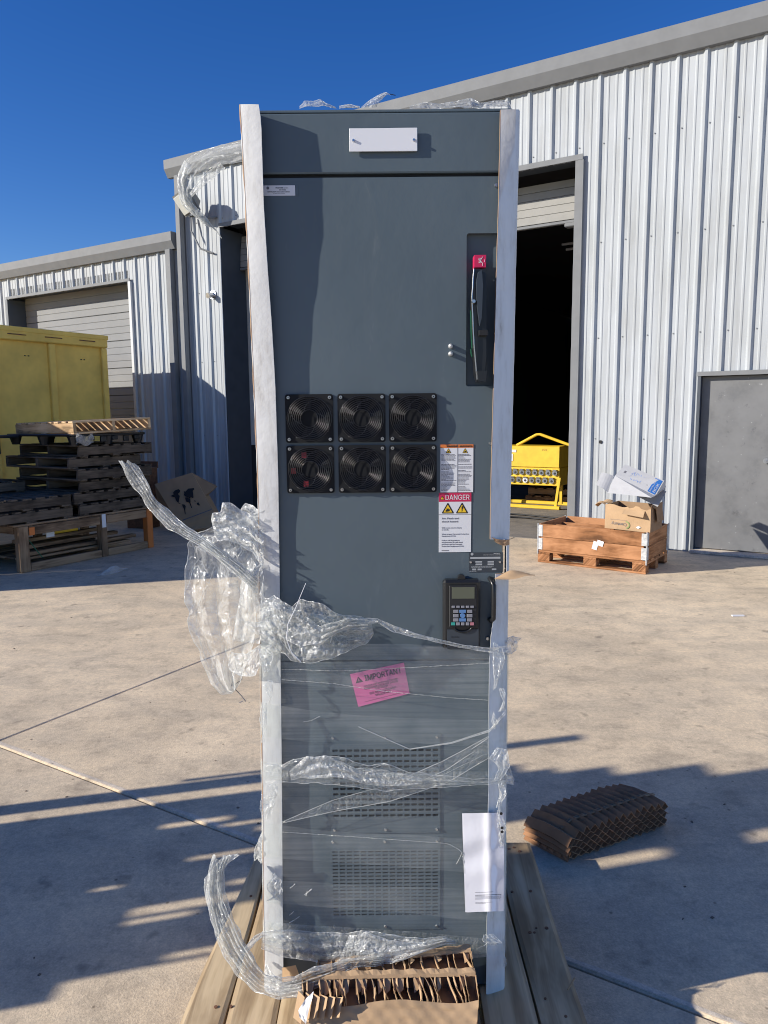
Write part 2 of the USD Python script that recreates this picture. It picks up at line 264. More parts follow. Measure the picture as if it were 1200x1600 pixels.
def film(name, amount, cover, white=.5, rough=.10, stretch=(6, 60, 60), bump=.3, crinkle=0.0, cscale=38.0):
    """Stretch film: mostly clear, with milky stretched streaks, sharp crinkle lines and glints."""
    n = {'g': ('geometry', {}), 'm': ('mapping', {'scale': stretch}), 'n': ('noise_texture', {'scale': 1.0, 'detail': 6.0, 'roughness': .65, 'distortion': .5}), 'n2': ('noise_texture', {'scale': 9.0, 'detail': 4.0}),
         'mul': ('math', {'math_type': 'multiply'}), 'mr': ('map_range', {'from_min': .12, 'from_max': .42, 'to_min': cover * .3, 'to_max': min(1, cover * 1.5), 'clamp': True}),
         't1': ('transparent_bsdf', {'color': (.97, .98, .97)}), 't2': ('transparent_bsdf', {'color': (.98, .985, .98)}), 'd': ('diffuse_bsdf', {'color': (.86, .87, .86)}), 'tl': ('translucent_bsdf', {'color': (.86, .87, .86)}),
         'gl': ('glossy_bsdf', {'color': (.95, .95, .95), 'roughness': rough}), 'dt': ('mix_closure', {'fac': .4}), 'fb': ('mix_closure', {'fac': 1 - white}), 'mc': ('mix_closure', {}), 'x': ('mix_closure', {'fac': amount}),
         'b': ('bump', {'strength': bump, 'distance': .004})}
    l = [('g.position', 'm.vector'), ('m.vector', 'n.vector'), ('g.position', 'n2.vector'), ('n.fac', 'mul.value1'), ('n2.fac', 'mul.value2'), ('mul.value', 'mr.value'),
         ('d.BSDF', 'dt.closure1'), ('tl.BSDF', 'dt.closure2'), ('dt.closure', 'fb.closure1'), ('gl.BSDF', 'fb.closure2'),
         ('mc.closure', 'x.closure2'), ('t2.BSDF', 'mc.closure1'), ('fb.closure', 'mc.closure2'), ('t1.BSDF', 'x.closure1'), ('n.fac', 'b.height')]
    last = 'b.normal'
    if crinkle:                                # crumple lines: edges of warped cells, raised and whitened
        n.update({'wn': ('noise_texture', {'scale': 14.0, 'detail': 3.0}), 'wa': ('mix', {'mix_type': 'linear_light', 'fac': .05}), 'ma': ('mapping', {'rotation': (.5, .3, .4), 'scale': (1.0, 1.0, .5)}), 'v': ('voronoi_texture', {'feature': 'distance_to_edge', 'scale': cscale}), 'v2': ('voronoi_texture', {'feature': 'distance_to_edge', 'scale': cscale * 2.6}),
                  'e': ('map_range', {'from_min': .0, 'from_max': .055, 'to_min': crinkle * .8, 'to_max': 0.0, 'clamp': True}), 'e2': ('map_range', {'from_min': .0, 'from_max': .05, 'to_min': crinkle * .6, 'to_max': 0.0, 'clamp': True}),
                  'ea': ('math', {'math_type': 'add'}), 'eb': ('math', {'math_type': 'add', 'use_clamp': True}), 'b2': ('bump', {'strength': 1.0, 'distance': .011}), 'b3': ('bump', {'strength': .9, 'distance': .005})})
        l += [('g.position', 'wn.vector'), ('g.position', 'wa.color1'), ('wn.color', 'wa.color2'), ('wa.color', 'ma.vector'), ('ma.vector', 'v.vector'), ('ma.vector', 'v2.vector'), ('v.distance', 'e.value'), ('v2.distance', 'e2.value'), ('e.result', 'ea.value1'), ('e2.result', 'ea.value2'),
              ('ea.value', 'eb.value1'), ('mr.result', 'eb.value2'), ('eb.value', 'mc.fac'), ('v.distance', 'b2.height'), ('b.normal', 'b2.normal'), ('v2.distance', 'b3.height'), ('b2.normal', 'b3.normal')]
        last = 'b3.normal'
    else: l.append(('mr.result', 'mc.fac'))
    l += [(last, 'd.normal'), (last, 'gl.normal')]
    mk(name, n, l, 'x.closure')
film('film_sheet', .36, .30, white=.85, stretch=(2.2, 40, 150), bump=.12)
film('film_band', .5, .36, white=.8, stretch=(5, 40, 60), crinkle=.25, cscale=30)
film('film_torn', .80, .66, white=.86, stretch=(22, 22, 22), bump=.5, crinkle=.55, cscale=48)
film('film_bunch', .94, .76, white=.86, stretch=(24, 30, 24), bump=.5, crinkle=.5, cscale=55)
film('film_crease', .9, .95, white=.8, rough=.22)
film('film_veil', .76, .48, white=.87, stretch=(20, 20, 7), bump=.4, crinkle=.42, cscale=24)

# ------------------------------------------------------------------ frames of the place
TH = rad(31.3)
WU = np.array([math.cos(TH), -math.sin(TH), 0]); WN = np.array([math.sin(TH), math.cos(TH), 0]); WP = np.array([3.734, 8.758, 0])
def W(v):                        # (along wall, into building, up) -> world
    v = np.asarray(v, float); return WP + v[..., :1] * WU + v[..., 1:2] * WN + v[..., 2:] * np.array([0, 0, 1.])
def wbox(mb, s0, s1, o0, o1, z0, z1, c=0.0): return mb.box(s0, s1, o0, o1, z0, z1, c, tf=W)
wall_rot = -math.degrees(TH)

# ------------------------------------------------------------------ ground: jointed concrete slabs
ground = thing('ground', 'pale sunlit concrete yard of large jointed slabs in front of the metal warehouse', kind='structure')
def slab_frame(a, b): return a * WU + b * WN       # slab coordinates measured along and across the wall direction
J_U, J_N, WALL_N = -3.63, 2.04, float(WP @ WN)
us = [-30, -21.9, -15.8, -9.73, J_U, 2.47, 8.6, 14.7, 24]; ns = [-18, -10.3, -4.1, J_N, WALL_N - .012]
g = .0045
for i in range(len(us) - 1):
    for j in range(len(ns) - 1):
        m = MB(); a0, a1, b0, b1 = us[i] + g, us[i + 1] - g, ns[j] + g, ns[j + 1] - g
        m.box(a0, a1, b0, b1, -.15, 0, .006, tf=lambda v: v[:, :1] * WU + v[:, 1:2] * WN + v[:, 2:] * np.array([0, 0, 1.]))
        obj('concrete_slab', m, 'concrete', ground)
m = MB(); m.box(-300, 300, -300, 300, -.4, -.16); obj('soil', m, 'concrete', ground)
m = MB(); m.box(us[0], us[-1], ns[0], ns[-1], -.158, -.02, tf=lambda v: v[:, :1] * WU + v[:, 1:2] * WN + v[:, 2:] * np.array([0, 0, 1.])); obj('joint_filler', m, 'joint_dark', ground)
# trowelled pale edge beside the near joint
m = MB(); t = np.linspace(-8, 9, 180); w = .022 + .005 * np.sin(t * 3.1) + .004 * np.sin(t * 11)
o0 = J_N + .012; pts = []
for off, z in ((0, .0006), (.03, .0011), (.5, .0013), (.97, .0011), (1, .0006)):
    pts.append((t[:, None] * WU + (o0 + off * w)[:, None] * WN + np.array([0, 0, 1.]) * z))
m.grid(np.stack(pts, 1)); obj('trowelled_edge', m, 'concrete_pale', ground)

# ------------------------------------------------------------------ ribbed metal siding
RIB0, PITCH_R = -.097, .2955
def siding_profile(s0, s1):
    pts = []
    k0, k1 = math.floor((s0 - RIB0) / PITCH_R) - 1, math.ceil((s1 - RIB0) / PITCH_R) + 1
    for k in range(k0, k1 + 1):
        c = RIB0 + k * PITCH_R
        pts += [(c - .036, 0), (c - .013, -.032), (c + .013, -.032), (c + .036, 0)]
        for e in (1 / 3, 2 / 3):
            q = c + PITCH_R * e; pts += [(q - .017, 0), (q - .008, -.006), (q + .008, -.006), (q + .017, 0)]
    xs, ys = zip(*pts); inner = [(x, y) for x, y in pts if s0 < x < s1]
    return [(s0, float(np.interp(s0, xs, ys)))] + inner + [(s1, float(np.interp(s1, xs, ys)))]
def siding(parent, s0, s1, z0, z1, name='wall_panel', mat='siding', o=0.0):
    pr = siding_profile(s0, s1)
    m = MB(); m.grid(W(np.array([[(s, o + q, z0), (s, o + q, z1)] for s, q in pr])))
    return obj(name, m, mat, parent)
def wall_run(parent, s0, s1, top, openings):
    """Panels one sheet wide (three ribs), split where an opening's edge falls."""
    cuts = [s0]; c = RIB0 + PITCH_R * math.ceil((s0 - RIB0) / PITCH_R) - .04
    k = 0
    while c < s1 - .05:
        if c > s0 + .05 and k % 3 == 0: cuts.append(c)
        c += PITCH_R; k += 1
    cuts.append(s1)
    for a, b in zip(cuts[:-1], cuts[1:]):
        edges = sorted({a, b} | {e for o in openings for e in o[:2] if a < e < b})
        for p, q in zip(edges[:-1], edges[1:]):
            if q - p < .002: continue
            z0 = max([o[2] for o in openings if o[0] <= (p + q) / 2 <= o[1]] + [0.0])
            siding(parent, p, q, z0, top)
def gutter(parent, s0, s1, z, mat='trim'):
    pr = np.array([(.0, z - .27), (-.075, z - .27), (-.15, z - .145), (-.155, z), (-.145, z + .004), (0, z + .004)])
    m = MB(); m.grid(W(np.array([[(s, o, zz) for o, zz in pr] for s in (s0, s1)])))
    for s in (s0, s1):
        v = W(np.array([(s, o, zz) for o, zz in pr])); m.add(v, [[0, i, i + 1] for i in range(1, 5)])
    return obj('gutter', m, mat, parent)

OPN = (-7.465, -1.515, 4.755); DOOR = (-.02, .98, 2.125); LOWOP = (-13.43, -9.735, 4.115)
barn = thing('metal_warehouse', 'tall white ribbed metal warehouse with a wide open bay door and grey eave gutter', 'building')
wall_run(barn, -8.45, 8.0, 5.72, [OPN, DOOR])
gutter(barn, -8.57, 8.2, 5.96)
m = MB(); wbox(m, -8.455, -8.385, -.04, .10, 0, 5.70); obj('corner_trim', m, 'trim', barn)
m = MB(); wbox(m, -8.372, -8.262, -.135, -.036, .1, 5.69, .01); obj('downspout', m, 'trim', barn)
# bay opening trim, deep jambs, header
m = MB(); wbox(m, OPN[0] - .01, OPN[1] + .06, -.05, -.034, OPN[2] - .005, OPN[2] + .06); obj('opening_trim', m, 'trim', barn)
m = MB(); wbox(m, OPN[1] - .03, OPN[1] + .07, -.05, .02, 0, OPN[2] - .008); obj('opening_trim', m, 'trim', barn)
m = MB(); wbox(m, OPN[0] - .055, OPN[0], -.012, .57, 0, OPN[2]); obj('jamb', m, 'trim_dark', barn)
m = MB(); wbox(m, OPN[1] + .003, OPN[1] + .06, .022, .57, 0, OPN[2]); obj('jamb', m, 'trim_dark', barn)
m = MB(); wbox(m, OPN[0], OPN[1], .005, .4, OPN[2] + .062, OPN[2] + .2); obj('header', m, 'trim_dark', barn)
# rolled-up door: curved stack of slats hanging behind the header
roll = thing('rolled_up_door', None, parent=barn)
for k in range(5):
    a0, a1 = k / 5, (k + 1) / 5 - .012
    q = np.linspace(a0, a1, 4); zz = 4.70 - .52 * q; oo = .42 + .06 * (1 - q) ** 2
    m = MB(); pts = [[(s, o, z) for o, z in zip(oo, zz)] for s in (OPN[0] + .02, OPN[1] - .02)]
    m.grid(W(np.array(pts))); pts2 = [[(s, o + .03, z) for o, z in zip(oo, zz)] for s in (OPN[0] + .02, OPN[1] - .02)]; m.grid(W(np.array(pts2)))
    for e in (0, -1): m.grid(W(np.array([[(s, oo[e], zz[e]), (s, oo[e] + .03, zz[e])] for s in (OPN[0] + .02, OPN[1] - .02)])))
    obj('door_slat', m, 'roll_door', roll)
m = MB(); wbox(m, OPN[0] + .02, OPN[1] - .02, .40, .46, 4.135, 4.172, .006); obj('bottom_bar', m, 'trim', roll)
m = MB(); wbox(m, -1.80, -1.58, .36, .48, 4.08, 4.13, .01); obj('door_latch', m, 'trim', roll)
# inside of the hall
D = 22.0
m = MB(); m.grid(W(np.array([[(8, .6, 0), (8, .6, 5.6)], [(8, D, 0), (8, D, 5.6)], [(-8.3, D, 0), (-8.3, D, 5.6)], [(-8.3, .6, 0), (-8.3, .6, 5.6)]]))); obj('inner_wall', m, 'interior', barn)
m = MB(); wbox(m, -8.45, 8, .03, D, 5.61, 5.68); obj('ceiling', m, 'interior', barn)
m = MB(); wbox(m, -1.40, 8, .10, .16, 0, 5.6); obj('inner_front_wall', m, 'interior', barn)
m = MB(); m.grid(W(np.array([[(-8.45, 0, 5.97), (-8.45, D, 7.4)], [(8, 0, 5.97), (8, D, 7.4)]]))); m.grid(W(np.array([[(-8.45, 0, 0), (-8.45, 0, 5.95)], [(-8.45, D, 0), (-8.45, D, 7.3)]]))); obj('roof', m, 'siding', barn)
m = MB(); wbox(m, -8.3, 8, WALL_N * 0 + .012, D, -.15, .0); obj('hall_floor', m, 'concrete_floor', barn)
for k in range(7):                # pale liner sheets on the side wall just inside the bay
    o0 = .60 + k * .92; m = MB(); pr = []
    for e in range(4):
        c = o0 + e * .23; pr += [(c, 0), (c + .17, 0), (c + .185, .018), (c + .215, .018)]
    m.grid(W(np.array([[(-7.50 + q, o, 1.16), (-7.50 + q, o, 4.45)] for o, q in pr]))); obj('liner_panel', m, 'liner', barn)
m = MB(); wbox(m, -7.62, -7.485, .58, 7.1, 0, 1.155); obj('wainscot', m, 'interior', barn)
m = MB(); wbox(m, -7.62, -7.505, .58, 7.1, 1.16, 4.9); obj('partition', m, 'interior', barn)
# personnel door
pd = thing('door', None, parent=barn)
m = MB(); wbox(m, .005, .955, .055, .10, .045, 2.085, .003); obj('door_leaf', m, 'man_door', pd)
m = MB(); wbox(m, DOOR[0] - .02, DOOR[1] + .02, -.045, .12, 2.09, 2.14); obj('door_frame', m, 'trim', pd)
m = MB(); wbox(m, DOOR[0] - .012, .002, -.04, .12, 0, 2.088); wbox(m, .958, DOOR[1] + .01, -.04, .12, 0, 2.088); obj('door_frame', m, 'trim_dark', pd)
m = MB(); m.cyl(W([.725, .05, 1.115]), W([.725, -.005, 1.115]), .03, 16); m.bar(W([.725, -.01, 1.115]), W([.83, -.01, 1.115]), .02, .02, .004); obj('door_handle', m, 'steel', pd)
m = MB(); wbox(m, -.03, .99, -.13, .10, .002, .035, .006); obj('threshold', m, 'concrete_pale', pd)
# sheet screws along the girts
m = MB()
for z in (.12, 1.35, 2.6, 3.75, 4.9):
    k = 0
    for c in np.arange(-8.2, 2.5, PITCH_R):
        s = RIB0 + round((c - RIB0) / PITCH_R) * PITCH_R + .06
        if OPN[0] - .1 < s < OPN[1] + .1 and z < OPN[2] + .1 or DOOR[0] - .05 < s < DOOR[1] + .05 and z < 2.2: continue
        m.cyl(W([s, .002, z]), W([s, -.008, z]), .008, 6)
obj('sheet_screw', m, 'trim', barn, kind='stuff')
m = MB(); m.cyl(W([-1.15, .005, 1.31]), W([-1.15, -.012, 1.31]), .022, 10); obj('screw_plug', m, 'seam_black', barn)
m = MB(); m.cyl(W([-7.69, 0, 3.70]), W([-7.69, -.14, 3.67]), .045, 14); m.cyl(W([-7.69, -.005, 3.70]), W([-7.69, -.02, 3.70]), .075, 14); obj('vent_pipe', m, 'steel', barn)
m = MB(); wbox(m, -7.46, -7.40, 1.15, 1.27, 1.60, 1.74, .01); obj('padlock_box', m, 'trim', barn)

low = thing('low_metal_building', 'lower white ribbed metal building with a closed grey sectional garage door', 'building')
wall_run(low, -19.0, -8.47, 4.56, [LOWOP])
gutter(low, -19.0, -8.475, 4.80)
m = MB(); wbox(m, -8.672, -8.545, -.125, -.03, .1, 4.53, .008); obj('downspout', m, 'trim', low)
m = MB(); wbox(m, LOWOP[0] - .05, LOWOP[1] + .05, -.05, -.034, LOWOP[2], LOWOP[2] + .05); obj('opening_trim', m, 'trim', low)
m = MB(); wbox(m, LOWOP[1], LOWOP[1] + .06, -.05, .40, 0, LOWOP[2] - .004); obj('jamb', m, 'liner', low)
m = MB(); wbox(m, LOWOP[0] - .06, LOWOP[0], -.05, .40, 0, LOWOP[2] - .004); obj('jamb', m, 'trim_dark', low)
m = MB(); wbox(m, LOWOP[0], LOWOP[1], 0, .40, LOWOP[2] + .052, LOWOP[2] + .2); obj('header', m, 'trim_dark', low)
gd = thing('garage_door', None, parent=low)
for k in range(8):
    z0, z1 = .02 + k * .52, .02 + k * .52 + .512; pr = [(.36, z0), (.345, z0 + .008)]
    for e in range(1, 4):
        c = z0 + e * .128; pr += [(.345, c - .012), (.355, c - .003), (.355, c + .003), (.345, c + .012)]
    pr += [(.345, z1 - .008), (.36, z1)]
    m = MB(); m.grid(W(np.array([[(s, o, z) for o, z in pr] for s in (LOWOP[0] + .01, LOWOP[1] - .01)]))); obj('door_section', m, 'garage_door', gd)
m = MB(); wbox(m, LOWOP[0], LOWOP[1], .362, .40, 0, LOWOP[2] + .05); obj('door_backing', m, 'seam_black', gd)
m = MB(); m.grid(W(np.array([[(-19, 0, 4.81), (-19, 14, 5.6)], [(-8.47, 0, 4.81), (-8.47, 14, 5.6)]]))); m.grid(W(np.array([[(-19, .45, 0), (-19, .45, 4.8)], [(-8.47, .45, 0), (-8.47, .45, 4.8)]]))); obj('roof', m, 'siding', low)

# floodlight on a bracket under the eave
fl = thing('floodlight', 'grey floodlight on a bent bracket arm high under the warehouse eave', 'floodlight')
c = W([-7.83, -.38, 5.13])
f_dir = WU * -.35 - WN * .75 + np.array([0, 0, -.62]); f_dir /= np.linalg.norm(f_dir); f_s = np.cross(f_dir, [0, 0, 1]); f_s /= np.linalg.norm(f_s); f_u = np.cross(f_s, f_dir)
hv = []
for d, hw, hh in ((0.0, .235, .18), (.07, .235, .18), (-.15, .13, .10)):
    hv += [c + f_dir * d + f_s * a * hw + f_u * b * hh for a in (-1, 1) for b in (-1, 1)]
hull = trimesh.convex.convex_hull(np.array(hv)); obj('lamp_housing', (hull.vertices, hull.faces), 'housing_bronze', fl)
m = MB(); v, f = cbox((.20, .15, .012), .01); m.add(c + f_dir * .078 + v[:, :1] * f_s + v[:, 1:2] * f_u + v[:, 2:] * f_dir, f); obj('lamp_lens', m, 'lens', fl)
m = MB(); m.tube([c - f_s * .25 + f_dir * -.02, c - f_s * .25 - f_u * .2, c - f_u * .26, c + f_s * .25 - f_u * .2, c + f_s * .25], .014); m.tube([c - f_u * .26, W([-7.6, -.14, 4.90]), W([-7.55, 0, 4.93])], .018); obj('bracket_arm', m, 'trim', fl)
m = MB(); m.tube([W([-8.05, -.06, 5.05]), W([-8.02, -.12, 4.75]), W([-7.85, -.10, 4.45]), W([-7.62, -.04, 4.36])], .016); obj('conduit', m, 'trim', fl)

# ceiling strip light inside the hall
sl = thing('strip_light', 'white fluorescent strip light hanging in the dark bay opening', 'ceiling light')
for dz in (0, .11):
    m = MB(); m.cyl(W([-3.66 + dz * .8, 6, 5.13 - dz]), W([-2.2, 6, 5.14 - dz]), .025, 8); obj('tube', m, 'label_white', sl)
m = MB(); wbox(m, -3.55, -2.2, 6.03, 6.12, 5.10, 5.2); obj('fitting', m, 'interior', sl)

# ------------------------------------------------------------------ yellow container by the low building
C1 = np.array([-4.699, 12.821, 0])          # far lower corner of the visible side
def CF(v):                                   # (towards the camera along the side, into the container, up)
    v = np.asarray(v, float); return C1 - v[..., :1] * WN - v[..., 1:2] * WU + v[..., 2:] * np.array([0, 0, 1.])
ct = thing('yellow_container', 'tall dull yellow steel container with ribbed side standing before the garage door', 'container')
CL = 6.2
m = MB()
for k in range(6): m.box(.02 + k * 1.03, .02 + (k + 1) * 1.03 - .006, .055, .10, .30, 2.88, 0, tf=CF)
obj('side_sheet', m, 'container_yellow', ct)
for a in [0.0] + [.06 + .93 + 1.02 * k for k in range(5)] + [CL - .1]:
    m = MB(); m.box(a, a + .115, 0, .12, .28, 2.84, .012, tf=CF); obj('side_post', m, 'container_yellow', ct)
m = MB(); m.box(-.01, CL, -.012, .14, 2.845, 3.03, .015, tf=CF); obj('top_rail', m, 'container_yellow', ct)
m = MB(); m.box(-.02, CL + .01, -.02, .15, 2.975, 3.05, .008, tf=CF); obj('top_rail', m, 'container_yellow', ct)
for a in np.arange(.25, 5.5, .62):
    m = MB(); m.box(a, a + .30, -.020, -.011, 2.925, 2.94, 0, tf=CF); obj('rusty_slot', m, 'rust', ct)
for a in (.42, .48, 1.42, 1.48, 2.45, 2.51):
    m = MB(); m.box(a, a + .02, .045, .056, 2.62, 2.635, 0, tf=CF); obj('punched_hole', m, 'seam_black', ct)
m = MB(); m.box(-.01, CL, 0, .12, .16, .275, .01, tf=CF); obj('bottom_rail', m, 'container_yellow', ct)
m = MB(); m.box(0, CL, .10, 3.2, .2, .30, 0, tf=CF); obj('floor', m, 'container_yellow', ct)
m = MB(); m.box(0, .08, .125, 3.2, .30, 2.97, 0, tf=CF); m.box(CL - .08, CL, .125, 3.2, .30, 2.97, 0, tf=CF); m.box(.08, CL - .08, 3.12, 3.2, .30, 2.97, 0, tf=CF); obj('wall', m, 'container_yellow', ct)
for a in (.5, 4.9):
    for b in (.2, 2.1):
        m = MB(); m.cyl(CF([a, b, .1]), CF([a, b + .15, .1]), .10, 16); obj('wheel', m, 'rust', ct)

# ------------------------------------------------------------------ stacked pallets on a timber frame
A0 = np.array([-3.95, 7.806, 0])
def RF(v):                                   # (along the frame away from the camera, to the left, up)
    v = np.asarray(v, float); return A0 + v[..., :1] * WN - v[..., 1:2] * WU + v[..., 2:] * np.array([0, 0, 1.])
fr = thing('timber_frame', 'long low brown timber frame with corner posts carrying stacked dark pallets', 'timber frame')
def fbox(name, x0, x1, y0, y1, z0, z1, mat='wood_mid', ax=0, c=.006):
    m = MB(); m.box(x0, x1, y0, y1, z0, z1, c, tf=RF); return obj(name, m, mat, fr, uv_axis=(WN, -WU, np.array([0, 0, 1.]))[ax])
for k, (a, b, mt) in enumerate(((.03, .145, 'wood_mid'), (1.075, 1.16, 'wood_mid'), (1.775, 1.865, 'orange_paint'))):
    for y in (0, 1.28): fbox('post', a, b, y, y + .09, .002, .505, mt if y == 0 else 'wood_mid', 2)
for y in (.004, 1.284):
    fbox('top_rail', .148, 1.072, y, y + .045, .40, .50); fbox('top_rail', 1.163, 1.772, y, y + .045, .40, .50)
    fbox('bottom_rail', .148, 1.072, y, y + .045, .004, .092); fbox('bottom_rail', 1.163, 1.772, y, y + .045, .004, .092)
for x in (.02, .6, 1.2, 1.78): fbox('cross_rail', x, x + .08, .10, 1.27, .42, .505, ax=1)
for k in range(9): fbox('deck_board', -.02, 1.88, .005 + k * .155, .005 + k * .155 + .125 + rng.uniform(-.01, .01), .508, .530, 'wood_dark' if k else 'wood_mid')
for k in range(7): fbox('inner_board', .05 + rng.uniform(0, .1), 1.3 + rng.uniform(0, .5), .12 + k * .16, .12 + k * .16 + .12, .10 + rng.uniform(0, .02), .135, rng.choice(['wood_mid', 'wood_dark']))
for k in range(3): fbox('inner_board', .2, 1.7 - .2 * k, .13 + .1 * k, .22 + .1 * k, .15 + .06 * k, .19 + .06 * k, 'wood_mid')
m = MB(); m.box(.15, .215, -.004, .001, .40, .485, 0, tf=RF); obj('orange_mark', m, 'orange', fr)
m = MB(); m.box(1.09, 1.145, -.006, -.002, .36, .52, 0, tf=RF); obj('hanging_tag', m, 'label_white', fr)
m = MB(); m.box(.42, .52, .10, .105, .33, .42, 0, tf=RF); obj('paper_tag', m, 'label_white', fr)
m = MB(); m.box(.62, .95, .25, .45, .33, .39, .01, tf=RF); obj('yellow_block', m, 'machine_yellow', fr)
m = MB(); m.tube([RF([.15, .05, .38]), RF([.22, .03, .25]), RF([.30, .02, .13])], .006); obj('green_strap', m, 'green_tag', fr)

def make_pallet(name, label, mat, w=1.05, d=1.2, boards=7, group=None, h=.135, gap=None):
    t = thing(name, label, 'pallet', group)
    X = np.array([1., 0, 0]); Y = np.array([0, 1., 0])
    bw = (w - .05 * (boards - 1)) / boards if gap is None else gap
    xs = np.linspace(0, w - bw, boards)
    for x in xs:
        m = MB(); dz = rng.uniform(-.002, .002); m.box(x + rng.uniform(-.006, .006), x + bw, 0 + rng.uniform(-.012, .012), d + rng.uniform(-.012, .012), h - .02 + dz, h + dz, .003); obj('deck_board', m, mat, t, uv_axis=Y)
    for y in (0.0, d / 2 - .02, d - .04):
        m = MB(); m.box(0, w, y, y + .04, .021, h - .021, .003); obj('stringer', m, mat, t, uv_axis=X)
    for x in (0.0, w / 2 - .06, w - .12):
        m = MB(); m.box(x, x + .12, 0, d, 0, .02, .003); obj('bottom_board', m, mat, t, uv_axis=Y)
    return t
PG = 'dark pallets stacked on the timber frame'
def rack_pose(k, y, z): return RF([k, y, z])
frame_rot = 90 - math.degrees(TH)            # pallet x axis runs along the frame
stack = [(.80, .00, .5), (.76, .04, -1.0), (.84, .02, 1.5), (.79, -.02, -2.0), (.74, .06, 1.0), (.86, .03, -1.5)]
labels = ['lowest dark pallet of the taller stack on the timber frame', 'second dark pallet from the bottom of the taller stack', 'third dark pallet from the bottom of the taller stack',
          'fourth dark pallet from the bottom of the taller stack', 'fifth dark pallet of the taller stack, below the two topmost dark ones', 'uppermost all-dark wooden pallet of the taller stack']
z = .532; dark0 = None
for (k, y, r), lb in zip(stack, labels):
    loc = rack_pose(k, y, z)
    if dark0 is None:
        dark0 = make_pallet('wooden_pallet', lb, 'wood_dark', group=PG)
        dark0.GetAttribute('xformOp:translate').Set(Gf.Vec3d(*map(float, loc))); dark0.GetAttribute('xformOp:rotateXYZ').Set(Gf.Vec3f(0, 0, frame_rot + r))
    else: copy_of(dark0, loc, frame_rot + r, lb, 'pallet', PG)
    z += .137
zt = z
z = .532
for (k, y, r), lb in zip([(-.33, .0, 1), (-.36, .03, -2), (-.40, .75, 2)], ['lower dark pallet of the short stack nearest the left picture edge', 'upper dark pallet of the short stack nearest the left picture edge', 'dark pallet lying behind the short stack in front of the yellow container']):
    copy_of(dark0, rack_pose(k, y, z + (.0 if y < .5 else .0)), frame_rot + r, lb, 'pallet', PG, rotx=0); z += .137
# strapped black plastic pallet under the topmost one
pp = thing('plastic_pallet', 'black plastic pallet with torn white wrap just under the topmost pallet', 'pallet', loc=rack_pose(.74, -.03, zt), rotz=frame_rot + 2)
m = MB(); m.box(0, 1.08, 0, 1.2, .10, .13, .008); obj('deck', m, 'black_plastic', pp)
for a in (0, .47, .94):
    for b in (0, .53, 1.06):
        m = MB(); m.cyl([a + .07, b + .07, .0], [a + .07, b + .07, .099], .045, 10, .075); obj('foot', m, 'black_plastic', pp)
for k in range(6):
    m = MB(); m.box(.05 + k * .17, .13 + k * .17, -.012, .02, .03 + .02 * (k % 2), .098, .006); obj('edge_rib', m, 'black_plastic', pp)
m = MB(); gx, gz = np.meshgrid(np.linspace(.02, .26, 9), np.linspace(.01, .12, 6), indexing='ij'); m.grid(np.stack([gx, -.02 - .03 * meshkit.noise(np.stack([gx * 20, gz * 30, gz * 0], -1)), gz + .02 * np.sin(gx * 30)], -1)); obj('torn_wrap', m, 'film_torn', pp, smooth=True)
m = MB(); m.box(-.30, 0, .95, 1.15, .085, .12, .01); m.box(-.32, -.28, .9, 1.2, -.10, .08, .01); obj('bent_skirt', m, 'black_plastic', pp)
tp = make_pallet('pale_pallet', 'pale new pallet on top of the tall dark stack, sun striking its end', 'wood_new', w=1.15, d=1.1, boards=9, gap=.085, h=.15)
tp.GetAttribute('xformOp:translate').Set(Gf.Vec3d(*map(float, rack_pose(1.86, -.06, zt + .165)))); tp.GetAttribute('xformOp:rotateXYZ').Set(Gf.Vec3f(-2.0, 1.0, frame_rot + 88.5))

# carton with a world map print, leaning behind the pallets
def quad_box(mb, q, depth):
    q = np.asarray(q, float); nrm = np.cross(q[1] - q[0], q[3] - q[0]); nrm /= np.linalg.norm(nrm)
    if nrm[1] < 0: nrm = -nrm
    v = np.vstack([q, q + nrm * depth]); mb.add(v, [[0, 1, 2, 3], [7, 6, 5, 4], [0, 4, 5, 1], [1, 5, 6, 2], [2, 6, 7, 3], [3, 7, 4, 0]]); return nrm
mbx = thing('map_carton', 'brown carton printed with a black world map, tipped over beside the pallets', 'cardboard box')
q = [P(241.5, 756.5, 10.75), P(300, 738.5, 10.75), P(336, 803, 10.55), P(281, 822, 10.50)]
q[3][2] = max(q[3][2], .09)
q2 = [q[0], q[1], q[2], q[3]]
m = MB(); nb = quad_box(m, q2, .34); obj('carton_body', m, 'cardboard', mbx)
e0, e1 = q[1] - q[0], q[3] - q[0]
low2 = np.array([q[3], q[2], q[2] + np.array([.02, -.02, -.17]), q[3] + np.array([.03, -.03, -.085])]); m = MB(); quad_box(m, low2, .01); obj('bottom_flap', m, 'cardboard', mbx)
fl3 = np.array([q[1] + nb * .02, P(340, 760, 10.95), P(323, 776, 10.85), q[1] * .45 + q[2] * .55 + nb * .02]); m = MB(); quad_box(m, fl3, .006); obj('open_flap', m, 'cardboard_inner', mbx)
lf = np.array([q[0], q[3], q[3] * .3 + q[0] * .7 + np.array([-.10, .1, -.15])]); m = MB(); m.add(lf, [[0, 1, 2]]); obj('side_face', m, 'cardboard_inner', mbx)
def on_carton(pts): return np.array([q[0] + e0 * a + e1 * b + (q[2] - q[1] - e1) * a * b - nb * .004 for a, b in pts])
def zq(x, y):                                 # position in the enlarged print -> fractions across and down the face
    A = np.array([115, 265.]); U1 = np.array([585, -180.]); V1 = np.array([395, 655.]); s = np.linalg.solve(np.c_[U1, V1], np.array([x, y]) - A); return s
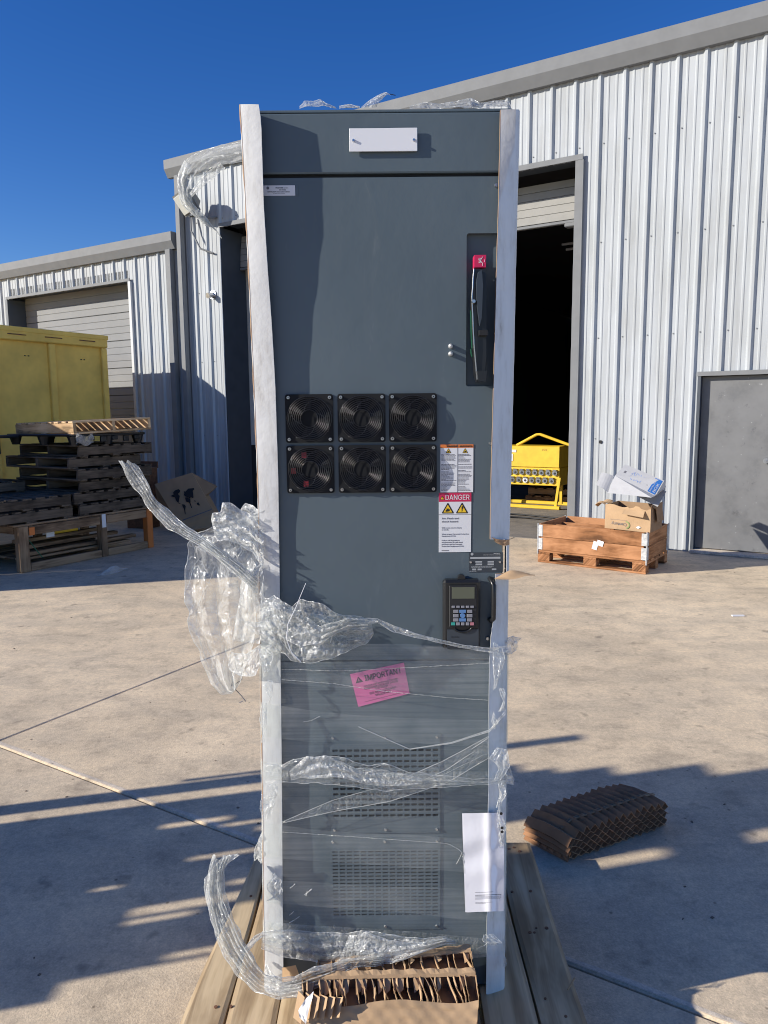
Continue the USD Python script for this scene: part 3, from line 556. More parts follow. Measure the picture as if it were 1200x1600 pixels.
lands = [[(370, 455), (420, 430), (410, 400), (440, 365), (500, 345), (525, 370), (515, 400), (490, 415), (500, 440), (520, 450), (505, 520), (500, 560), (480, 550), (455, 520), (440, 470), (420, 470)],
         [(548, 585), (590, 585), (615, 615), (605, 670), (612, 740), (600, 740), (585, 660)], [(500, 560), (530, 575), (525, 582), (497, 568)],
         [(580, 380), (610, 385), (650, 340), (740, 330), (750, 350), (725, 375), (740, 480), (715, 490), (700, 470), (680, 500), (650, 475), (610, 465), (585, 440), (590, 410)],
         [(600, 480), (640, 475), (690, 510), (690, 560), (718, 640), (705, 645), (670, 560), (620, 545)], [(795, 570), (820, 555), (850, 605), (820, 605), (800, 595)], [(750, 525), (780, 535), (775, 545), (752, 538)]]
for L in lands:
    pg = Polygon([zq(*p) for p in L]).buffer(0); v, f = trimesh.creation.triangulate_polygon(pg, engine='earcut'); m = MB(); m.add(on_carton(v), f); obj('map_print', m, 'ink', mbx)
m = MB(); m.add(np.array([P(285, 812, 10.40), P(331, 795, 10.42), P(331, 796.5, 10.42), P(285, 814, 10.40)]), [[0, 1, 2, 3]]); obj('print_line', m, 'ink_grey', mbx)
rb = thing('small_carton', 'small reddish brown carton half hidden behind the tall pallet stack', 'cardboard box', loc=(-3.72, 11.0, 0), rotz=-20)
m = MB(); m.box(-.2, .18, 0, .3, .0, .92, .01); obj('carton_body', m, 'rust', rb); m = MB(); m.box(-.2, .18, .3, .32, .9, 1.0, .002); obj('carton_flap', m, 'rust', rb)

# ------------------------------------------------------------------ yellow power distribution box just inside the bay
OX = 3.2
def SF(v):                                   # (right, into building, up) around the box's lower right front corner
    v = np.asarray(v, float); return W(np.stack([v[..., 0] - 2.70, v[..., 1] + OX, v[..., 2]], -1))
sp = thing('power_distribution_box', 'yellow power distribution box with two rows of round sockets inside the bay', 'electrical box')
bxL, z0, zm, z1 = -1.55, .40, .72, 1.10
m = MB(); m.box(bxL, 0, 0, .55, z0, zm, .008, tf=SF); obj('socket_panel', m, 'machine_yellow', sp)
m = MB(); m.box(bxL, 0, -.02, .55, zm + .004, z1, .01, tf=SF); obj('lid', m, 'machine_yellow', sp)
for r, (zz, sh) in enumerate(((.63, 0), (.49, -.055))):
    for k in range(12):
        x = -.08 + sh - k * .122; so = thing('socket', None, parent=sp)
        m = MB(); m.cyl(SF(np.array([x, 0, zz])), SF(np.array([x, -.035, zz])), .050, 14, .046); obj('socket_ring', m, 'steel' if not (r == 1 and k == 4) else 'label_white', so)
        m = MB(); m.cyl(SF(np.array([x + .004, -.034, zz - .004])), SF(np.array([x + .004, -.039, zz - .004])), .022, 10); obj('socket_hole', m, 'ink', so)
        m = MB(); m.box(x - .035, x + .035, -.055, -.002, zz + .040, zz + .062, .004, tf=SF); obj('socket_cover', m, 'steel', so)
m = MB(); m.tube([SF(np.array(p)) for p in ([-.88, .2, z1], [-.50, .2, z1 + .20], [-.44, .2, z1 + .205], [.10, .2, z1 + .02])], .026, 8); obj('lifting_bar', m, 'machine_yellow', sp)
for x in (-.05, bxL + .05):
    m = MB(); m.bar(SF(np.array([x + .02, -.10, .02])), SF(np.array([x + .09, -.10, .56])), .05, .05, .006, up=WN); obj('frame_post', m, 'machine_yellow', sp)
m = MB(); m.box(bxL, .06, -.16, -.08, .003, .06, .006, tf=SF); m.box(bxL, .06, .5, .58, .003, .06, .006, tf=SF); obj('frame_rail', m, 'machine_yellow', sp)
for x in (bxL, -.06): m = MB(); m.box(x, x + .05, .2, .25, .06, z0, .004, tf=SF); obj('frame_leg', m, 'machine_yellow', sp)
m = MB(); m.box(-1.05, -.80, -.028, -.0205, .985, 1.03, .002, tf=SF); obj('name_strip', m, 'label_white', sp)
m = MB(); m.box(-1.12, -.86, -.028, -.0205, .825, .955, .002, tf=SF); obj('sticker', m, 'label_white', sp)
tm = meshkit.text_mesh('Carolen', .055, .002, bold=True); tx = tm.bounds[1][0]
m = MB(); m.tri(tm, lambda v: SF(np.c_[v[:, 0] * .215 / tx - 1.10, -.0285 - v[:, 2], v[:, 1] + .88])); obj('lettering', m, 'ink_blue', sp)
tm = meshkit.text_mesh('# 21', .03, .001); m = MB(); m.tri(tm, lambda v: SF(np.c_[v[:, 0] - .32, -.021 - v[:, 2], v[:, 1] + 1.02])); obj('lettering', m, 'rust', sp)
bp = make_pallet('brown_pallet', 'brown wooden pallet on the hall floor behind the yellow socket box', 'wood_mid', w=1.0, d=.9, boards=6, h=.14)
lp = SF(np.array([-.85, .62, .003])); bp.GetAttribute('xformOp:translate').Set(Gf.Vec3d(*map(float, lp))); bp.GetAttribute('xformOp:rotateXYZ').Set(Gf.Vec3f(0, 0, wall_rot))
bp2 = copy_of(bp, lp + np.array([.05, .03, .145]), wall_rot + 3, 'brown wooden pallet lying on top of another behind the yellow socket box', 'pallet')
m = MB(); t = np.linspace(0, 1, 30); m.tube(np.array([W([-3.4 + 1.9 * a, 1.6 + .15 * math.sin(a * 5), .02]) for a in t]), .014); m.tube(np.array([W([-3.4 + 1.8 * a, 1.95 + .12 * math.sin(a * 4 + 1), .02]) for a in t]), .014)
obj('power_cable', m, 'ink', None, smooth=True, label='black cable lying across the concrete in front of the yellow socket box', cat='cable')

# ------------------------------------------------------------------ pallet-collar crate with cartons
KA, KB, KC = np.array([1.741, 8.22, 0]), np.array([2.718, 7.504, 0]), np.array([3.096, 8.088, 0])
kx = (KB - KA) / np.linalg.norm(KB - KA); ky = np.array([-kx[1], kx[0], 0]); KL, KW = 1.211, .78
crate_rot = math.degrees(math.atan2(kx[1], kx[0]))
def KF(v): v = np.asarray(v, float); return KA + v[..., :1] * kx + v[..., 1:2] * ky + v[..., 2:] * np.array([0, 0, 1.])
ep = thing('block_pallet', 'orange-brown block pallet under the collar crate on the sunny concrete', 'pallet')
for a in (0, KL / 2 - .07, KL - .145):
    for b in (0, KW / 2 - .05, KW - .10):
        m = MB(); m.box(a, a + .145, b, b + .10, .022, .098, .006, tf=KF); obj('block', m, 'wood_crate', ep, uv_axis=ky)
for b in (0, KW / 2 - .05, KW - .10):
    m = MB(); m.box(0, KL, b, b + .10, .002, .022, .003, tf=KF); obj('bottom_board', m, 'wood_crate', ep, uv_axis=kx)
for a in (0, KL / 2 - .07, KL - .145):
    m = MB(); m.box(a, a + .145, 0, KW, .0985, .119, .003, tf=KF); obj('cross_board', m, 'wood_crate', ep, uv_axis=ky)
for k in range(5):
    m = MB(); m.box(0, KL, k * .165, k * .165 + .12, .1195, .14, .003, tf=KF); obj('deck_board', m, 'wood_crate', ep, uv_axis=kx)
cc = thing('pallet_collar', 'orange-brown timber collar crate with galvanised corner hinges on a pallet', 'wooden crate')
ZB = (.142, .290, .292, .440)
for zz0, zz1 in ((.142, .290), (.293, .441)):
    for (x0, x1, y0, y1, ax) in ((.03, KL - .03, 0, .022, kx), (.03, KL - .03, KW - .022, KW, kx), (0, .022, .03, KW - .03, ky), (KL - .022, KL, .03, KW - .03, ky)):
        m = MB(); m.box(x0, x1, y0, y1, zz0, zz1, .004, tf=KF); obj('board', m, 'wood_crate', cc, uv_axis=ax)
for (x, y) in ((0, 0), (KL, 0), (KL, KW), (0, KW)):
    sx, sy = (1 if x == 0 else -1), (1 if y == 0 else -1)
    m = MB()
    for zz0 in (.150, .300):
        m.box(min(x, x + sx * .055), max(x, x + sx * .055), y - sy * .004, y - sy * .0005, zz0, zz0 + .13, .001, tf=KF); m.box(x - sx * .004, x - sx * .0005, min(y, y + sy * .055), max(y, y + sy * .055), zz0, zz0 + .13, .001, tf=KF)
    m.cyl(KF(np.array([x, y, .10])), KF(np.array([x, y, .445])), .009, 8); obj('corner_hinge', m, 'galvanised', cc)
# boards lying inside the crate, and the two-tone note stapled to it
for k in range(2):
    m = MB(); m.box(.06, .72 + .1 * k, .30 + .22 * k, .32 + .22 * k, .25, .40, .004, tf=KF); obj('divider_board', m, 'wood_crate', cc, uv_axis=kx)
m = MB(); v, f = cbox((.028, .001, .045)); a = rad(14); v = np.c_[v[:, 0] * math.cos(a) + v[:, 2] * math.sin(a), v[:, 1], -v[:, 0] * math.sin(a) + v[:, 2] * math.cos(a)]; m.add(KF(v + [.665, -.004, .255]), f); obj('note', m, 'label_white', cc)
m = MB(); v, f = cbox((.035, .001, .028)); v = np.c_[v[:, 0] * math.cos(a) + v[:, 2] * math.sin(a), v[:, 1], -v[:, 0] * math.sin(a) + v[:, 2] * math.cos(a)]; m.add(KF(v + [.72, -.006, .285]), f); obj('note', m, 'warn_yellow' if False else 'paper', cc)
m = MB()
for k in range(14): m.tube(KF(np.array([[.80 + .02 * k, .10, .40], [.83 + .02 * k, .3 + .01 * k, .435 + .01 * math.sin(k)], [.80 + .02 * k, .6, .41]])), .012)
obj('coiled_wire', m, 'galvanised', cc, smooth=True)
cb = thing('cardboard_box', 'torn open brown carton with upside-down green print, on the collar crate', 'cardboard box')
B0 = np.array([KL - .47, .06, .445])
def BF(v):
    v = np.asarray(v, float); a = rad(1.5); x, y, zz = v[..., 0], v[..., 1], v[..., 2]
    return KF(np.stack([B0[0] + x * math.cos(a) + .18 * y * 0, B0[1] + y, B0[2] + zz - x * math.sin(a)], -1))
bw, bd, bh = .48, .42, .255
gx = np.linspace(0, bw, 25)
top = bh + .012 * np.sin(gx * 25) - .02 * (np.abs(gx - .28) < .03) - .012 * (np.abs(gx - .42) < .04)
m = MB(); m.grid(BF(np.array([[(x, 0, 0), (x, -.006 * math.sin(x * 9), t_ * .6), (x, 0, t_)] for x, t_ in zip(gx, top)]))); m.grid(BF(np.array([[(x, .004, 0), (x, .004, t_)] for x, t_ in zip(gx, top)]))); obj('front_panel', m, 'cardboard', cb, smooth=False)
m = MB(); m.box(0, .004, .005, bd, 0, bh, 0, tf=BF); obj('side_panel', m, 'cardboard', cb)
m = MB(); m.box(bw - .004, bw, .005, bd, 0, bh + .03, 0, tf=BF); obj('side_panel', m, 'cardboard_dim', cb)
m = MB(); m.box(.005, bw - .005, bd - .004, bd, 0, bh, 0, tf=BF); m.box(.005, bw - .005, .005, bd - .005, 0, .004, 0, tf=BF); obj('back_panel', m, 'cardboard_inner', cb)
m = MB(); g1 = np.linspace(0, 1, 7); m.grid(BF(np.array([[(-.005 - .13 * b, .0 + .30 * a, bh - .004 + .03 * math.sin(b * 2.6) - .05 * b * b + .015 * math.sin(a * 9)) for b in g1] for a in g1]))); obj('torn_flap', m, 'cardboard', cb)
m = MB(); m.grid(BF(np.array([[(.20 + .22 * a, -.004 - .055 * b, bh - .03 - .045 * b - .02 * a * b) for b in g1] for a in g1]))); obj('torn_flap', m, 'cardboard', cb)
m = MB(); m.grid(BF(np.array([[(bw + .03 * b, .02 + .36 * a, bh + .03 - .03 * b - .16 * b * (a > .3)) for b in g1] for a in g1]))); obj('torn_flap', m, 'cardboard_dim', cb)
m = MB(); m.box(.135, .139, -.002, -.0008, .01, bh - .02, 0, tf=BF); obj('tape_seam', m, 'wood_new', cb)
tm = meshkit.text_mesh('Century', .030, .0008); L = tm.bounds[1][0]
m = MB(); m.tri(tm, lambda v: BF(np.c_[.235 - v[:, 0] * .16 / L, -.0085 - v[:, 2], .075 - v[:, 1]])); obj('lettering', m, 'ink_grey', cb)
m = MB(); t = np.linspace(-1.3, 1.5, 16); ro = np.stack([.225 + .045 * np.cos(t), np.full(16, -.0082), .058 + .042 * np.sin(t)], -1); ri = np.stack([.220 + .038 * np.cos(t), np.full(16, -.0082), .058 + .030 * np.sin(t)], -1); m.grid(BF(np.stack([ro, ri], 1))); obj('green_swoosh', m, 'swoosh_green', cb)
m = MB(); m.box(.06, .24, -.0068, -.006, .104, .1055, 0, tf=BF); obj('print_line', m, 'ink_grey', cb)
m = MB(); v = np.array([[.335, -.009, .045], [.362, -.009, .062], [.385, -.009, .048], [.358, -.009, .030]]); m.add(BF(v), [[0, 1, 2, 3]]); obj('torn_patch', m, 'label_white', cb)
# white carton lying across the brown one
wc = thing('white_carton', 'crushed white carton with a blue end label lying on the torn brown carton', 'cardboard box')
ya = 7.50
def kp(px, py, y): return P(px, py, y)
a_, b_, c_, d_ = kp(961, 743, 7.86), kp(977, 725.5, 8.02), kp(1038, 751, 7.66), kp(1024, 775, 7.50)
m = MB(); m.add(np.array([a_, b_, c_, d_]), [[0, 1, 2, 3]]); m.add(np.array([a_, b_, c_, d_]) + [0.05, .06, -.12], [[0, 3, 2, 1]]); obj('top_panel', m, 'carton_white', wc)
e_, f_ = kp(949, 770, 7.72), kp(1018, 777.5, 7.42)
m = MB(); m.add(np.array([a_, d_, f_, e_]), [[0, 1, 2, 3]]); obj('side_panel', m, 'carton_white', wc)
m = MB(); m.add(np.array([d_, c_, c_ + [.03, .02, -.07], f_]), [[0, 1, 2, 3]]); obj('end_panel', m, 'carton_white', wc)
m = MB(); g1 = np.linspace(0, 1, 6); q4 = [kp(940, 738, 7.92), kp(959.5, 744, 7.86), kp(949, 769, 7.72), kp(931.5, 757.5, 7.80)]
m.grid(np.array([[(1 - a) * (1 - b) * q4[0] + a * (1 - b) * q4[1] + a * b * q4[2] + (1 - a) * b * q4[3] + np.array([0, -.012 * math.sin(math.pi * a), .006 * math.sin(3 * a)]) for b in g1] for a in g1])); obj('open_flap', m, 'carton_white', wc)
m = MB(); m.add(np.array([b_, c_, c_ + [.04, .08, -.1], b_ + [.04, .08, -.1]]), [[0, 1, 2, 3]]); obj('back_panel', m, 'carton_white', wc)
nt = np.cross(b_ - a_, d_ - a_); nt /= np.linalg.norm(nt); nt = nt if nt[1] < 0 else -nt
def top_at(s, t): return a_ * (1 - s) * (1 - t) + b_ * (1 - s) * t + c_ * s * t + d_ * s * (1 - t)
m = MB(); m.add(np.array([top_at(s, t) + nt * .003 for s, t in ((.80, .03), (.80, .93), (.975, .93), (.975, .03))]), [[0, 1, 2, 3]]); obj('blue_label', m, 'label_blue', wc)
def flat_text(txt, bold=False):
    t_ = meshkit.text_mesh(txt, 1.0, .01, bold); v = np.array(t_.vertices); f = np.array(t_.faces); lo = v.min(0); hi = v.max(0); return (v - lo) / (hi - lo + 1e-9), f
v, f = flat_text('BOX', True); m = MB(); m.add(np.array([top_at(.895 + .06 * (1 - y), .12 + .55 * x) + nt * .0045 for x, y, _ in v]), f); obj('lettering', m, 'label_white', wc)
v, f = flat_text('BUCKLE UP', True); m = MB(); m.add(np.array([top_at(.83 + .03 * (1 - y), .08 + .78 * x) + nt * .0045 for x, y, _ in v]), f); obj('lettering', m, 'label_white', wc)
m = MB()
for k in range(3):
    t = np.linspace(0, 1, 30); m.tube(np.array([top_at(.28 + .30 * a + .02 * math.sin(a * 37 + k), .30 + .17 * k + .10 * math.sin(a * 23 + 2 * k) * (1 - .3 * a)) + nt * .004 for a in t]), .0022, 4)
obj('pen_scribble', m, 'ink_blue', wc)
m = MB()
for s, t, w_ in ((.13, .5, .05), (.62, .45, .03), (.72, .4, .03)): m.add(np.array([top_at(s + a * w_, t + b * .16) + nt * .003 for a, b in ((-.5, -.5), (-.5, .5), (.5, .5), (.5, -.5))]), [[0, 1, 2, 3]])
obj('print_mark', m, 'ink_grey', wc)

# ------------------------------------------------------------------ shipping skid under the cabinet
sk = thing('shipping_skid', 'weathered plank skid under the wrapped grey cabinet', 'skid')
YS0, YS1, ZS = 1.32, 2.50, .115
edges = [(-.585, -.468), (-.428, -.416), (-.292, -.288), (-.03, -.03), (.243, .246), (.386, .392), (.512, .525)]   # near and far x of each plank joint
for k in range(6):
    (a0, a1), (b0, b1) = edges[k], edges[k + 1]; gp = .004
    y1 = YS1 + rng.uniform(-.02, .015); th_ = .034 + rng.uniform(-.001, .002)
    prof = np.array([(0, -.004), (.10, -.0005), (.5, 0), (.9, -.0005), (1, -.004)])
    yy = np.linspace(YS0, y1, 40); rows = []
    for y in yy:
        t = (y - YS0) / (YS1 - YS0); xl = a0 + (a1 - a0) * t + gp + .0025 * math.sin(y * 9 + k); xr = b0 + (b1 - b0) * t - gp + .0025 * math.sin(y * 7 + 2 * k)
        rows.append([(xl, y, ZS - th_)] + [(xl + (xr - xl) * p, y, ZS + dz + .0008 * math.sin(y * 17 + k)) for p, dz in prof] + [(xr, y, ZS - th_)])
    m = MB(); m.grid(np.array(rows))
    for r in (0, -1): m.add(np.array(rows[r]), [[0, i, i + 1] for i in range(1, 6)])
    obj('plank', m, 'wood_plank', sk, uv_axis=(0.02, 1, 0))
for y in (1.40, 1.88, 2.36):
    m = MB(); m.box(-.47, .49, y, y + .09, .002, .080, .004); obj('runner', m, 'wood_plank', sk, uv_axis=(1, 0, 0))
for px, py in ((337, 1573), (361, 1572), (800, 1393), (829, 1392), (835, 1457), (828, 1457), (854, 1450), (838, 1450), (852, 1560), (795, 1326), (812, 1330), (803, 1324), (884, 1588), (392, 1400), (372, 1480)):
    c = on_ground(px, py, ZS + .001); m = MB(); m.cyl(c - [0, 0, .004], c + [0, 0, .0008], rng.uniform(.0035, .006), 8); obj('nail', m, 'rust', sk)
c0, c1 = on_ground(887, 1546, ZS + .004), on_ground(898, 1528, ZS + .006); m = MB(); m.bar(c0, c1, .004, .002); obj('splinter', m, 'wood_new', sk)

# ------------------------------------------------------------------ the grey control cabinet
YD = 1.83                                    # door face
def XZ(px, py): p = P(px, py, YD); return p[0], p[2]
cab = thing('control_cabinet', 'tall slate grey electrical cabinet with six fans, half wrapped in clear film, on a skid', 'electrical cabinet')
X0, X1, ZB0, ZT = -.312, .303, .118, 2.378
YB = 2.245
m = MB(); m.box(X0, X1, YD + .022, YB, ZB0, ZT - .004, .004); obj('body', m, 'cabinet_paint', cab)
m = MB(); m.box(X0 - .004, X1 + .006, YD + .004, YB + .004, ZT - .0035, ZT + .003, .002); obj('top_plate', m, 'cabinet_paint', cab)
ZSEAM = 2.233
m = MB(); m.box(X0 + .006, X1 - .006, YD, YD + .0215, ZSEAM + .005, ZT - .006, .003); obj('header_panel', m, 'cabinet_paint', cab)
m = MB(); m.box(X0 + .004, X1 - .004, YD + .012, YD + .0218, ZSEAM - .0045, ZSEAM + .0045); obj('seam', m, 'seam_black', cab)
# door with the recess, the fan holes and the two vent openings cut out of it
ZMID = 1.043
rx0, rx1, rz0, rz1 = .2035, .290, 1.738, 2.099
def rrect(x0, x1, z0, z1, r): return sbox(x0 + r, z0 + r, x1 - r, z1 - r).buffer(r, quad_segs=4)
fans = []
for r, (zt_, zb_) in enumerate(((1.7235, 1.603), (1.5975, 1.4785))):
    for c_, xl in enumerate((-.240, -.1115, .0145)): fans.append((xl + .0585, (zt_ + zb_) / 2))
def plate(poly, y0, y1):
    def one(pg):
        mm = trimesh.creation.extrude_polygon(pg, y1 - y0, engine='earcut'); v = np.array(mm.vertices); return np.c_[v[:, 0], y1 - v[:, 2], v[:, 1]], np.array(mm.faces)
    m = MB()
    for pg in getattr(poly, 'geoms', [poly]): m.add(*one(pg))
    return m
door = sbox(X0 + .006, ZMID + .002, X1 - .006, ZSEAM - .005).difference(rrect(rx0, rx1, rz0, rz1, .006))
for fx, fz in fans: door = door.difference(sbox(fx - .053, fz - .053, fx + .053, fz + .053))
obj('door', plate(door, YD, YD + .0215), 'cabinet_paint', cab)
# lower panel
vents = [(-.148, .142, .569, .846, -.143, .1385, .611, .808), (-.153, .142, .289, .555, -.148, .1385, .329, .521)]
lowp = sbox(X0 + .006, ZB0 + .004, X1 - .006, ZMID - .002)
for v_ in vents: lowp = lowp.difference(sbox(v_[4] - .004, v_[6] - .004, v_[5] + .004, v_[7] + .004))
obj('lower_panel', plate(lowp, YD, YD + .0215), 'cabinet_paint', cab)
for v_ in vents:
    vt = thing('vent', None, parent=cab)
    pl = sbox(v_[0], v_[2], v_[1], v_[3]); nc, nrw = 15, (13 if v_ is vents[0] else 19)
    cw, rh = (v_[5] - v_[4]) / nc, (v_[7] - v_[6]) / nrw; slots = []
    for i in range(nc):
        for j in range(nrw):
            cx, cz = v_[4] + (i + .5) * cw, v_[6] + (j + .5) * rh; slots.append(rrect(cx - cw * .39, cx + cw * .39, cz - rh * .23, cz + rh * .23, rh * .12))
    obj('vent_plate', plate(pl.difference(unary_union(slots)), YD - .0025, YD - .0004), 'cabinet_paint', vt)
    m = MB(); m.box(v_[4] - .003, v_[5] + .003, YD + .014, YD + .0205, v_[6] - .003, v_[7] + .003); obj('filter', m, 'seam_black', vt)
    for sx in (v_[0] + .009, (v_[0] + v_[1]) / 2, v_[1] - .009):
        for sz in (v_[2] + .010, v_[3] - .010):
            m = MB(); m.cyl((sx, YD - .0025, sz), (sx, YD - .006, sz), .0042, 10, .003); obj('screw', m, 'steel', vt)
# door recess
m = MB(); m.box(rx0, rx1, YD + .0165, YD + .0212, rz0, rz1); obj('handle_recess', m, 'cabinet_paint', cab)
# disconnect handle
dh = thing('disconnect_handle', None, parent=cab)
hx0, hz1 = XZ(739, 421); hx1 = XZ(757, 421)[0]
def prism(pts, y0, y1):                      # outline in (x, z) between two depths
    return plate(Polygon(pts), y0, y1)
obj('handle_body', prism([XZ(*q) for q in ((738, 424), (756, 424), (757.5, 470), (757, 560), (755, 582), (752, 597), (743, 597), (740, 585), (737, 540), (735, 470))], YD - .030, YD + .005), 'black_plastic', dh)
obj('handle_blade', prism([XZ(*q) for q in ((744, 430), (749, 427), (751, 450), (749, 500), (746, 512), (742, 480), (741, 445))], YD - .044, YD - .0305), 'grey_plastic', dh)
m = MB(); m.tube([(XZ(738, 424)[0], YD - .031, XZ(738, 424)[1]), (XZ(735, 470)[0], YD - .034, XZ(735, 470)[1]), (XZ(738, 540)[0], YD - .034, XZ(738, 540)[1]), (XZ(743, 594)[0], YD - .031, XZ(743, 594)[1])], .0016); obj('handle_edge', m, 'steel', dh)
m = MB(); c = XZ(737, 475); m.cyl((c[0], YD - .030, c[1]), (c[0], YD - .044, c[1]), .0055, 14, .004); obj('pivot_bolt', m, 'steel', dh)
obj('grip_end', prism([XZ(*q) for q in ((742, 581), (757, 581), (755, 597), (744, 597))], YD - .046, YD - .0305), 'black_plastic', dh)
obj('grip_block', prism([XZ(*q) for q in ((745, 519), (758, 519), (758, 527), (745, 527))], YD - .046, YD - .0305), 'seam_black', dh)
for a, b in (((735, 486), (737, 545)), ((735, 546), (737, 558))):
    obj('position_mark', prism([XZ(a[0] - 1.2, a[1]), XZ(a[0] + .4, a[1]), XZ(b[0] + .4, b[1]), XZ(b[0] - 1.2, b[1])], YD - .012, YD - .006), 'green_tag', dh)
obj('position_flag', prism([(hx0, XZ(740, 421)[1]), (hx1, XZ(740, 421)[1]), (hx1, XZ(740, 402)[1]), (hx0, XZ(740, 402)[1])], YD - .026, YD + .004), 'crimson', dh)
def put_text(txt, x, z, h, y, mat, parent, bold=False, rot=0.0, width=None, align='l', name='lettering'):
    t = meshkit.text_mesh(txt, h, .0004, bold); v = np.array(t.vertices); L = v[:, 0].max()
    if width: v[:, 0] *= width / L; L = width
    if align == 'c': v[:, 0] -= L / 2
    c_, s_ = math.cos(rot), math.sin(rot)
    m = MB(); m.add(np.c_[x + v[:, 0] * c_ - v[:, 1] * s_, y - v[:, 2], z + v[:, 0] * s_ + v[:, 1] * c_], np.array(t.faces)); return obj(name, m, mat, parent)
p = XZ(744.5, 405.5); put_text('ON', p[0] + .0018, p[1] - .0012, .0062, YD - .0262, 'label_white', dh, rot=-math.pi / 2)
m = MB(); c = [XZ(*q) for q in ((752, 405), (750, 408), (747, 409), (749, 412), (752, 415), (752, 419))]; m.tube([(a, YD - .0264, b) for a, b in c], .0006, 4); m.tube([(XZ(755, a)[0], YD - .0264, XZ(755, a)[1]) for a in (409, 413)], .0006, 4); obj('symbol', m, 'label_white', dh)
for py in (541, 553):
    x, z_ = XZ(704, py); m = MB(); m.cyl((x, YD - .0005, z_), (x, YD - .010, z_), .0062, 16, .005); m.cyl((x, YD - .010, z_), (x, YD - .0125, z_), .005, 16, .002); obj('bolt', m, 'galvanised', cab)

# fans
for i, (fx, fz) in enumerate(fans):
    fn = thing('fan', None, parent=cab)
    R_ = .0525
    fr_ = rrect(fx - .0588, fx + .0588, fz - .0592, fz + .0592, .006).difference(Polygon([(fx + R_ * math.cos(a), fz + R_ * math.sin(a)) for a in np.linspace(0, 2 * math.pi, 48, endpoint=False)]))
    obj('fan_frame', plate(fr_, YD - .006, YD - .0003), 'fan_black', fn)
    m = MB()
    for k in range(8):
        rr = .0215 + k * (.0545 - .0215) / 7; g_ = np.linspace(0, 2 * math.pi, 41); yy = YD - .0095 - (.004 if k < 7 else .0)
        m.tube(np.c_[fx + rr * np.cos(g_), np.full(41, yy), fz + rr * np.sin(g_)], .00068, 5)
    for k in range(4):
        a0 = math.pi / 2 * k + 2.2; tt = np.linspace(0, 1, 14); rr = .021 + (.056 - .021) * tt; aa = a0 - 1.25 * tt
        m.tube(np.c_[fx + rr * np.cos(aa), YD - .0118 + .004 * (tt > .97), fz + rr * np.sin(aa)], .00075, 5)
    obj('wire_guard', m, 'wire', fn, smooth=True, kind='stuff')
    m = MB(); m.cyl((fx, YD + .014, fz), (fx, YD + .003, fz), .0215, 28, .0205); obj('hub', m, 'fan_black', fn)
    for k in range(7):
        a0 = k * 2 * math.pi / 7 + i; rr = np.linspace(.021, .050, 4); aa = np.linspace(0, .62, 5)
        pts = np.array([[(fx + r_ * math.cos(a0 + a_), YD + .006 + .011 * a_ / .62, fz + r_ * math.sin(a0 + a_)) for a_ in aa] for r_ in rr]); m = MB(); m.grid(pts); obj('blade', m, 'fan_black', fn)
    m = MB(); m.box(fx - .0525, fx + .0525, YD + .0185, YD + .021, fz - .0525, fz + .0525); obj('fan_back', m, 'ink', fn)
    for sx in (-1, 1):
        for sz in (-1, 1):
            c = (fx + sx * .0505, fz + sz * .051); m = MB(); m.cyl((c[0], YD - .006, c[1]), (c[0], YD - .0105, c[1]), .0046, 12, .0034); obj('screw', m, 'steel', fn)
            m = MB(); m.cyl((c[0], YD - .0105, c[1]), (c[0], YD - .0108, c[1]), .0018, 6); obj('screw_socket', m, 'ink', fn)
    if i == 3:
        for a_, b_ in ((-.043, -.004), (-.016, .035), (-.012, -.036)):
            m = MB(); m.box(fx + a_ - .006, fx + a_ + .006, YD - .0008, YD + .0002, fz + b_ - .007, fz + b_ + .007); obj('red_lead', m, 'red', fn)

# name plate, labels
m = MB(); m.box(-.0735, .0855, YD - .0085, YD - .0055, 2.2835, 2.335, .0008); npl = obj('nameplate', m, 'nameplate_white', cab)
for x in (-.064, .0775):
    m = MB(); m.cyl((x, YD - .0085, 2.3075), (x, YD - .0125, 2.3075), .0036, 12, .0028); m.cyl((x, YD, 2.3075), (x, YD - .0055, 2.3075), .004, 8); obj('screw', m, 'steel', cab)
YL = YD - .0012
def label(name, x0, x1, z0, z1, mat, parent=cab, y=YL, th_=.0009):
    m = MB(); m.box(x0, x1, y, y + th_, z0, z1); return obj(name, m, mat, parent)
lb = thing('maker_label', None, parent=cab)
label('label_face', -.2805, -.204, 2.188, 2.2115, 'label_white', lb); label('label_holder', -.2035, -.1965, 2.1875, 2.212, 'cabinet_paint', lb)
m = MB(); m.cyl((-.2685, YL, 2.2055), (-.2685, YL - .0004, 2.2055), .0033, 18); obj('round_emblem', m, 'ink_grey', lb)
put_text('Rockwell', -.2500, 2.2045, .0030, YL, 'ink', lb, bold=True, width=.0175); put_text('Automation', -.2315, 2.2045, .0022, YL, 'ink_grey', lb, width=.011)
put_text('Allen-Bradley', -.2420, 2.2002, .0022, YL, 'ink', lb, bold=True, width=.0165)
put_text('CENTERLINE® Motor Control Centers', -.2700, 2.1958, .0021, YL, 'ink', lb, bold=True, width=.053); put_text('An ISO 9001 product', -.2560, 2.1925, .0016, YL, 'ink_grey', lb, width=.028)

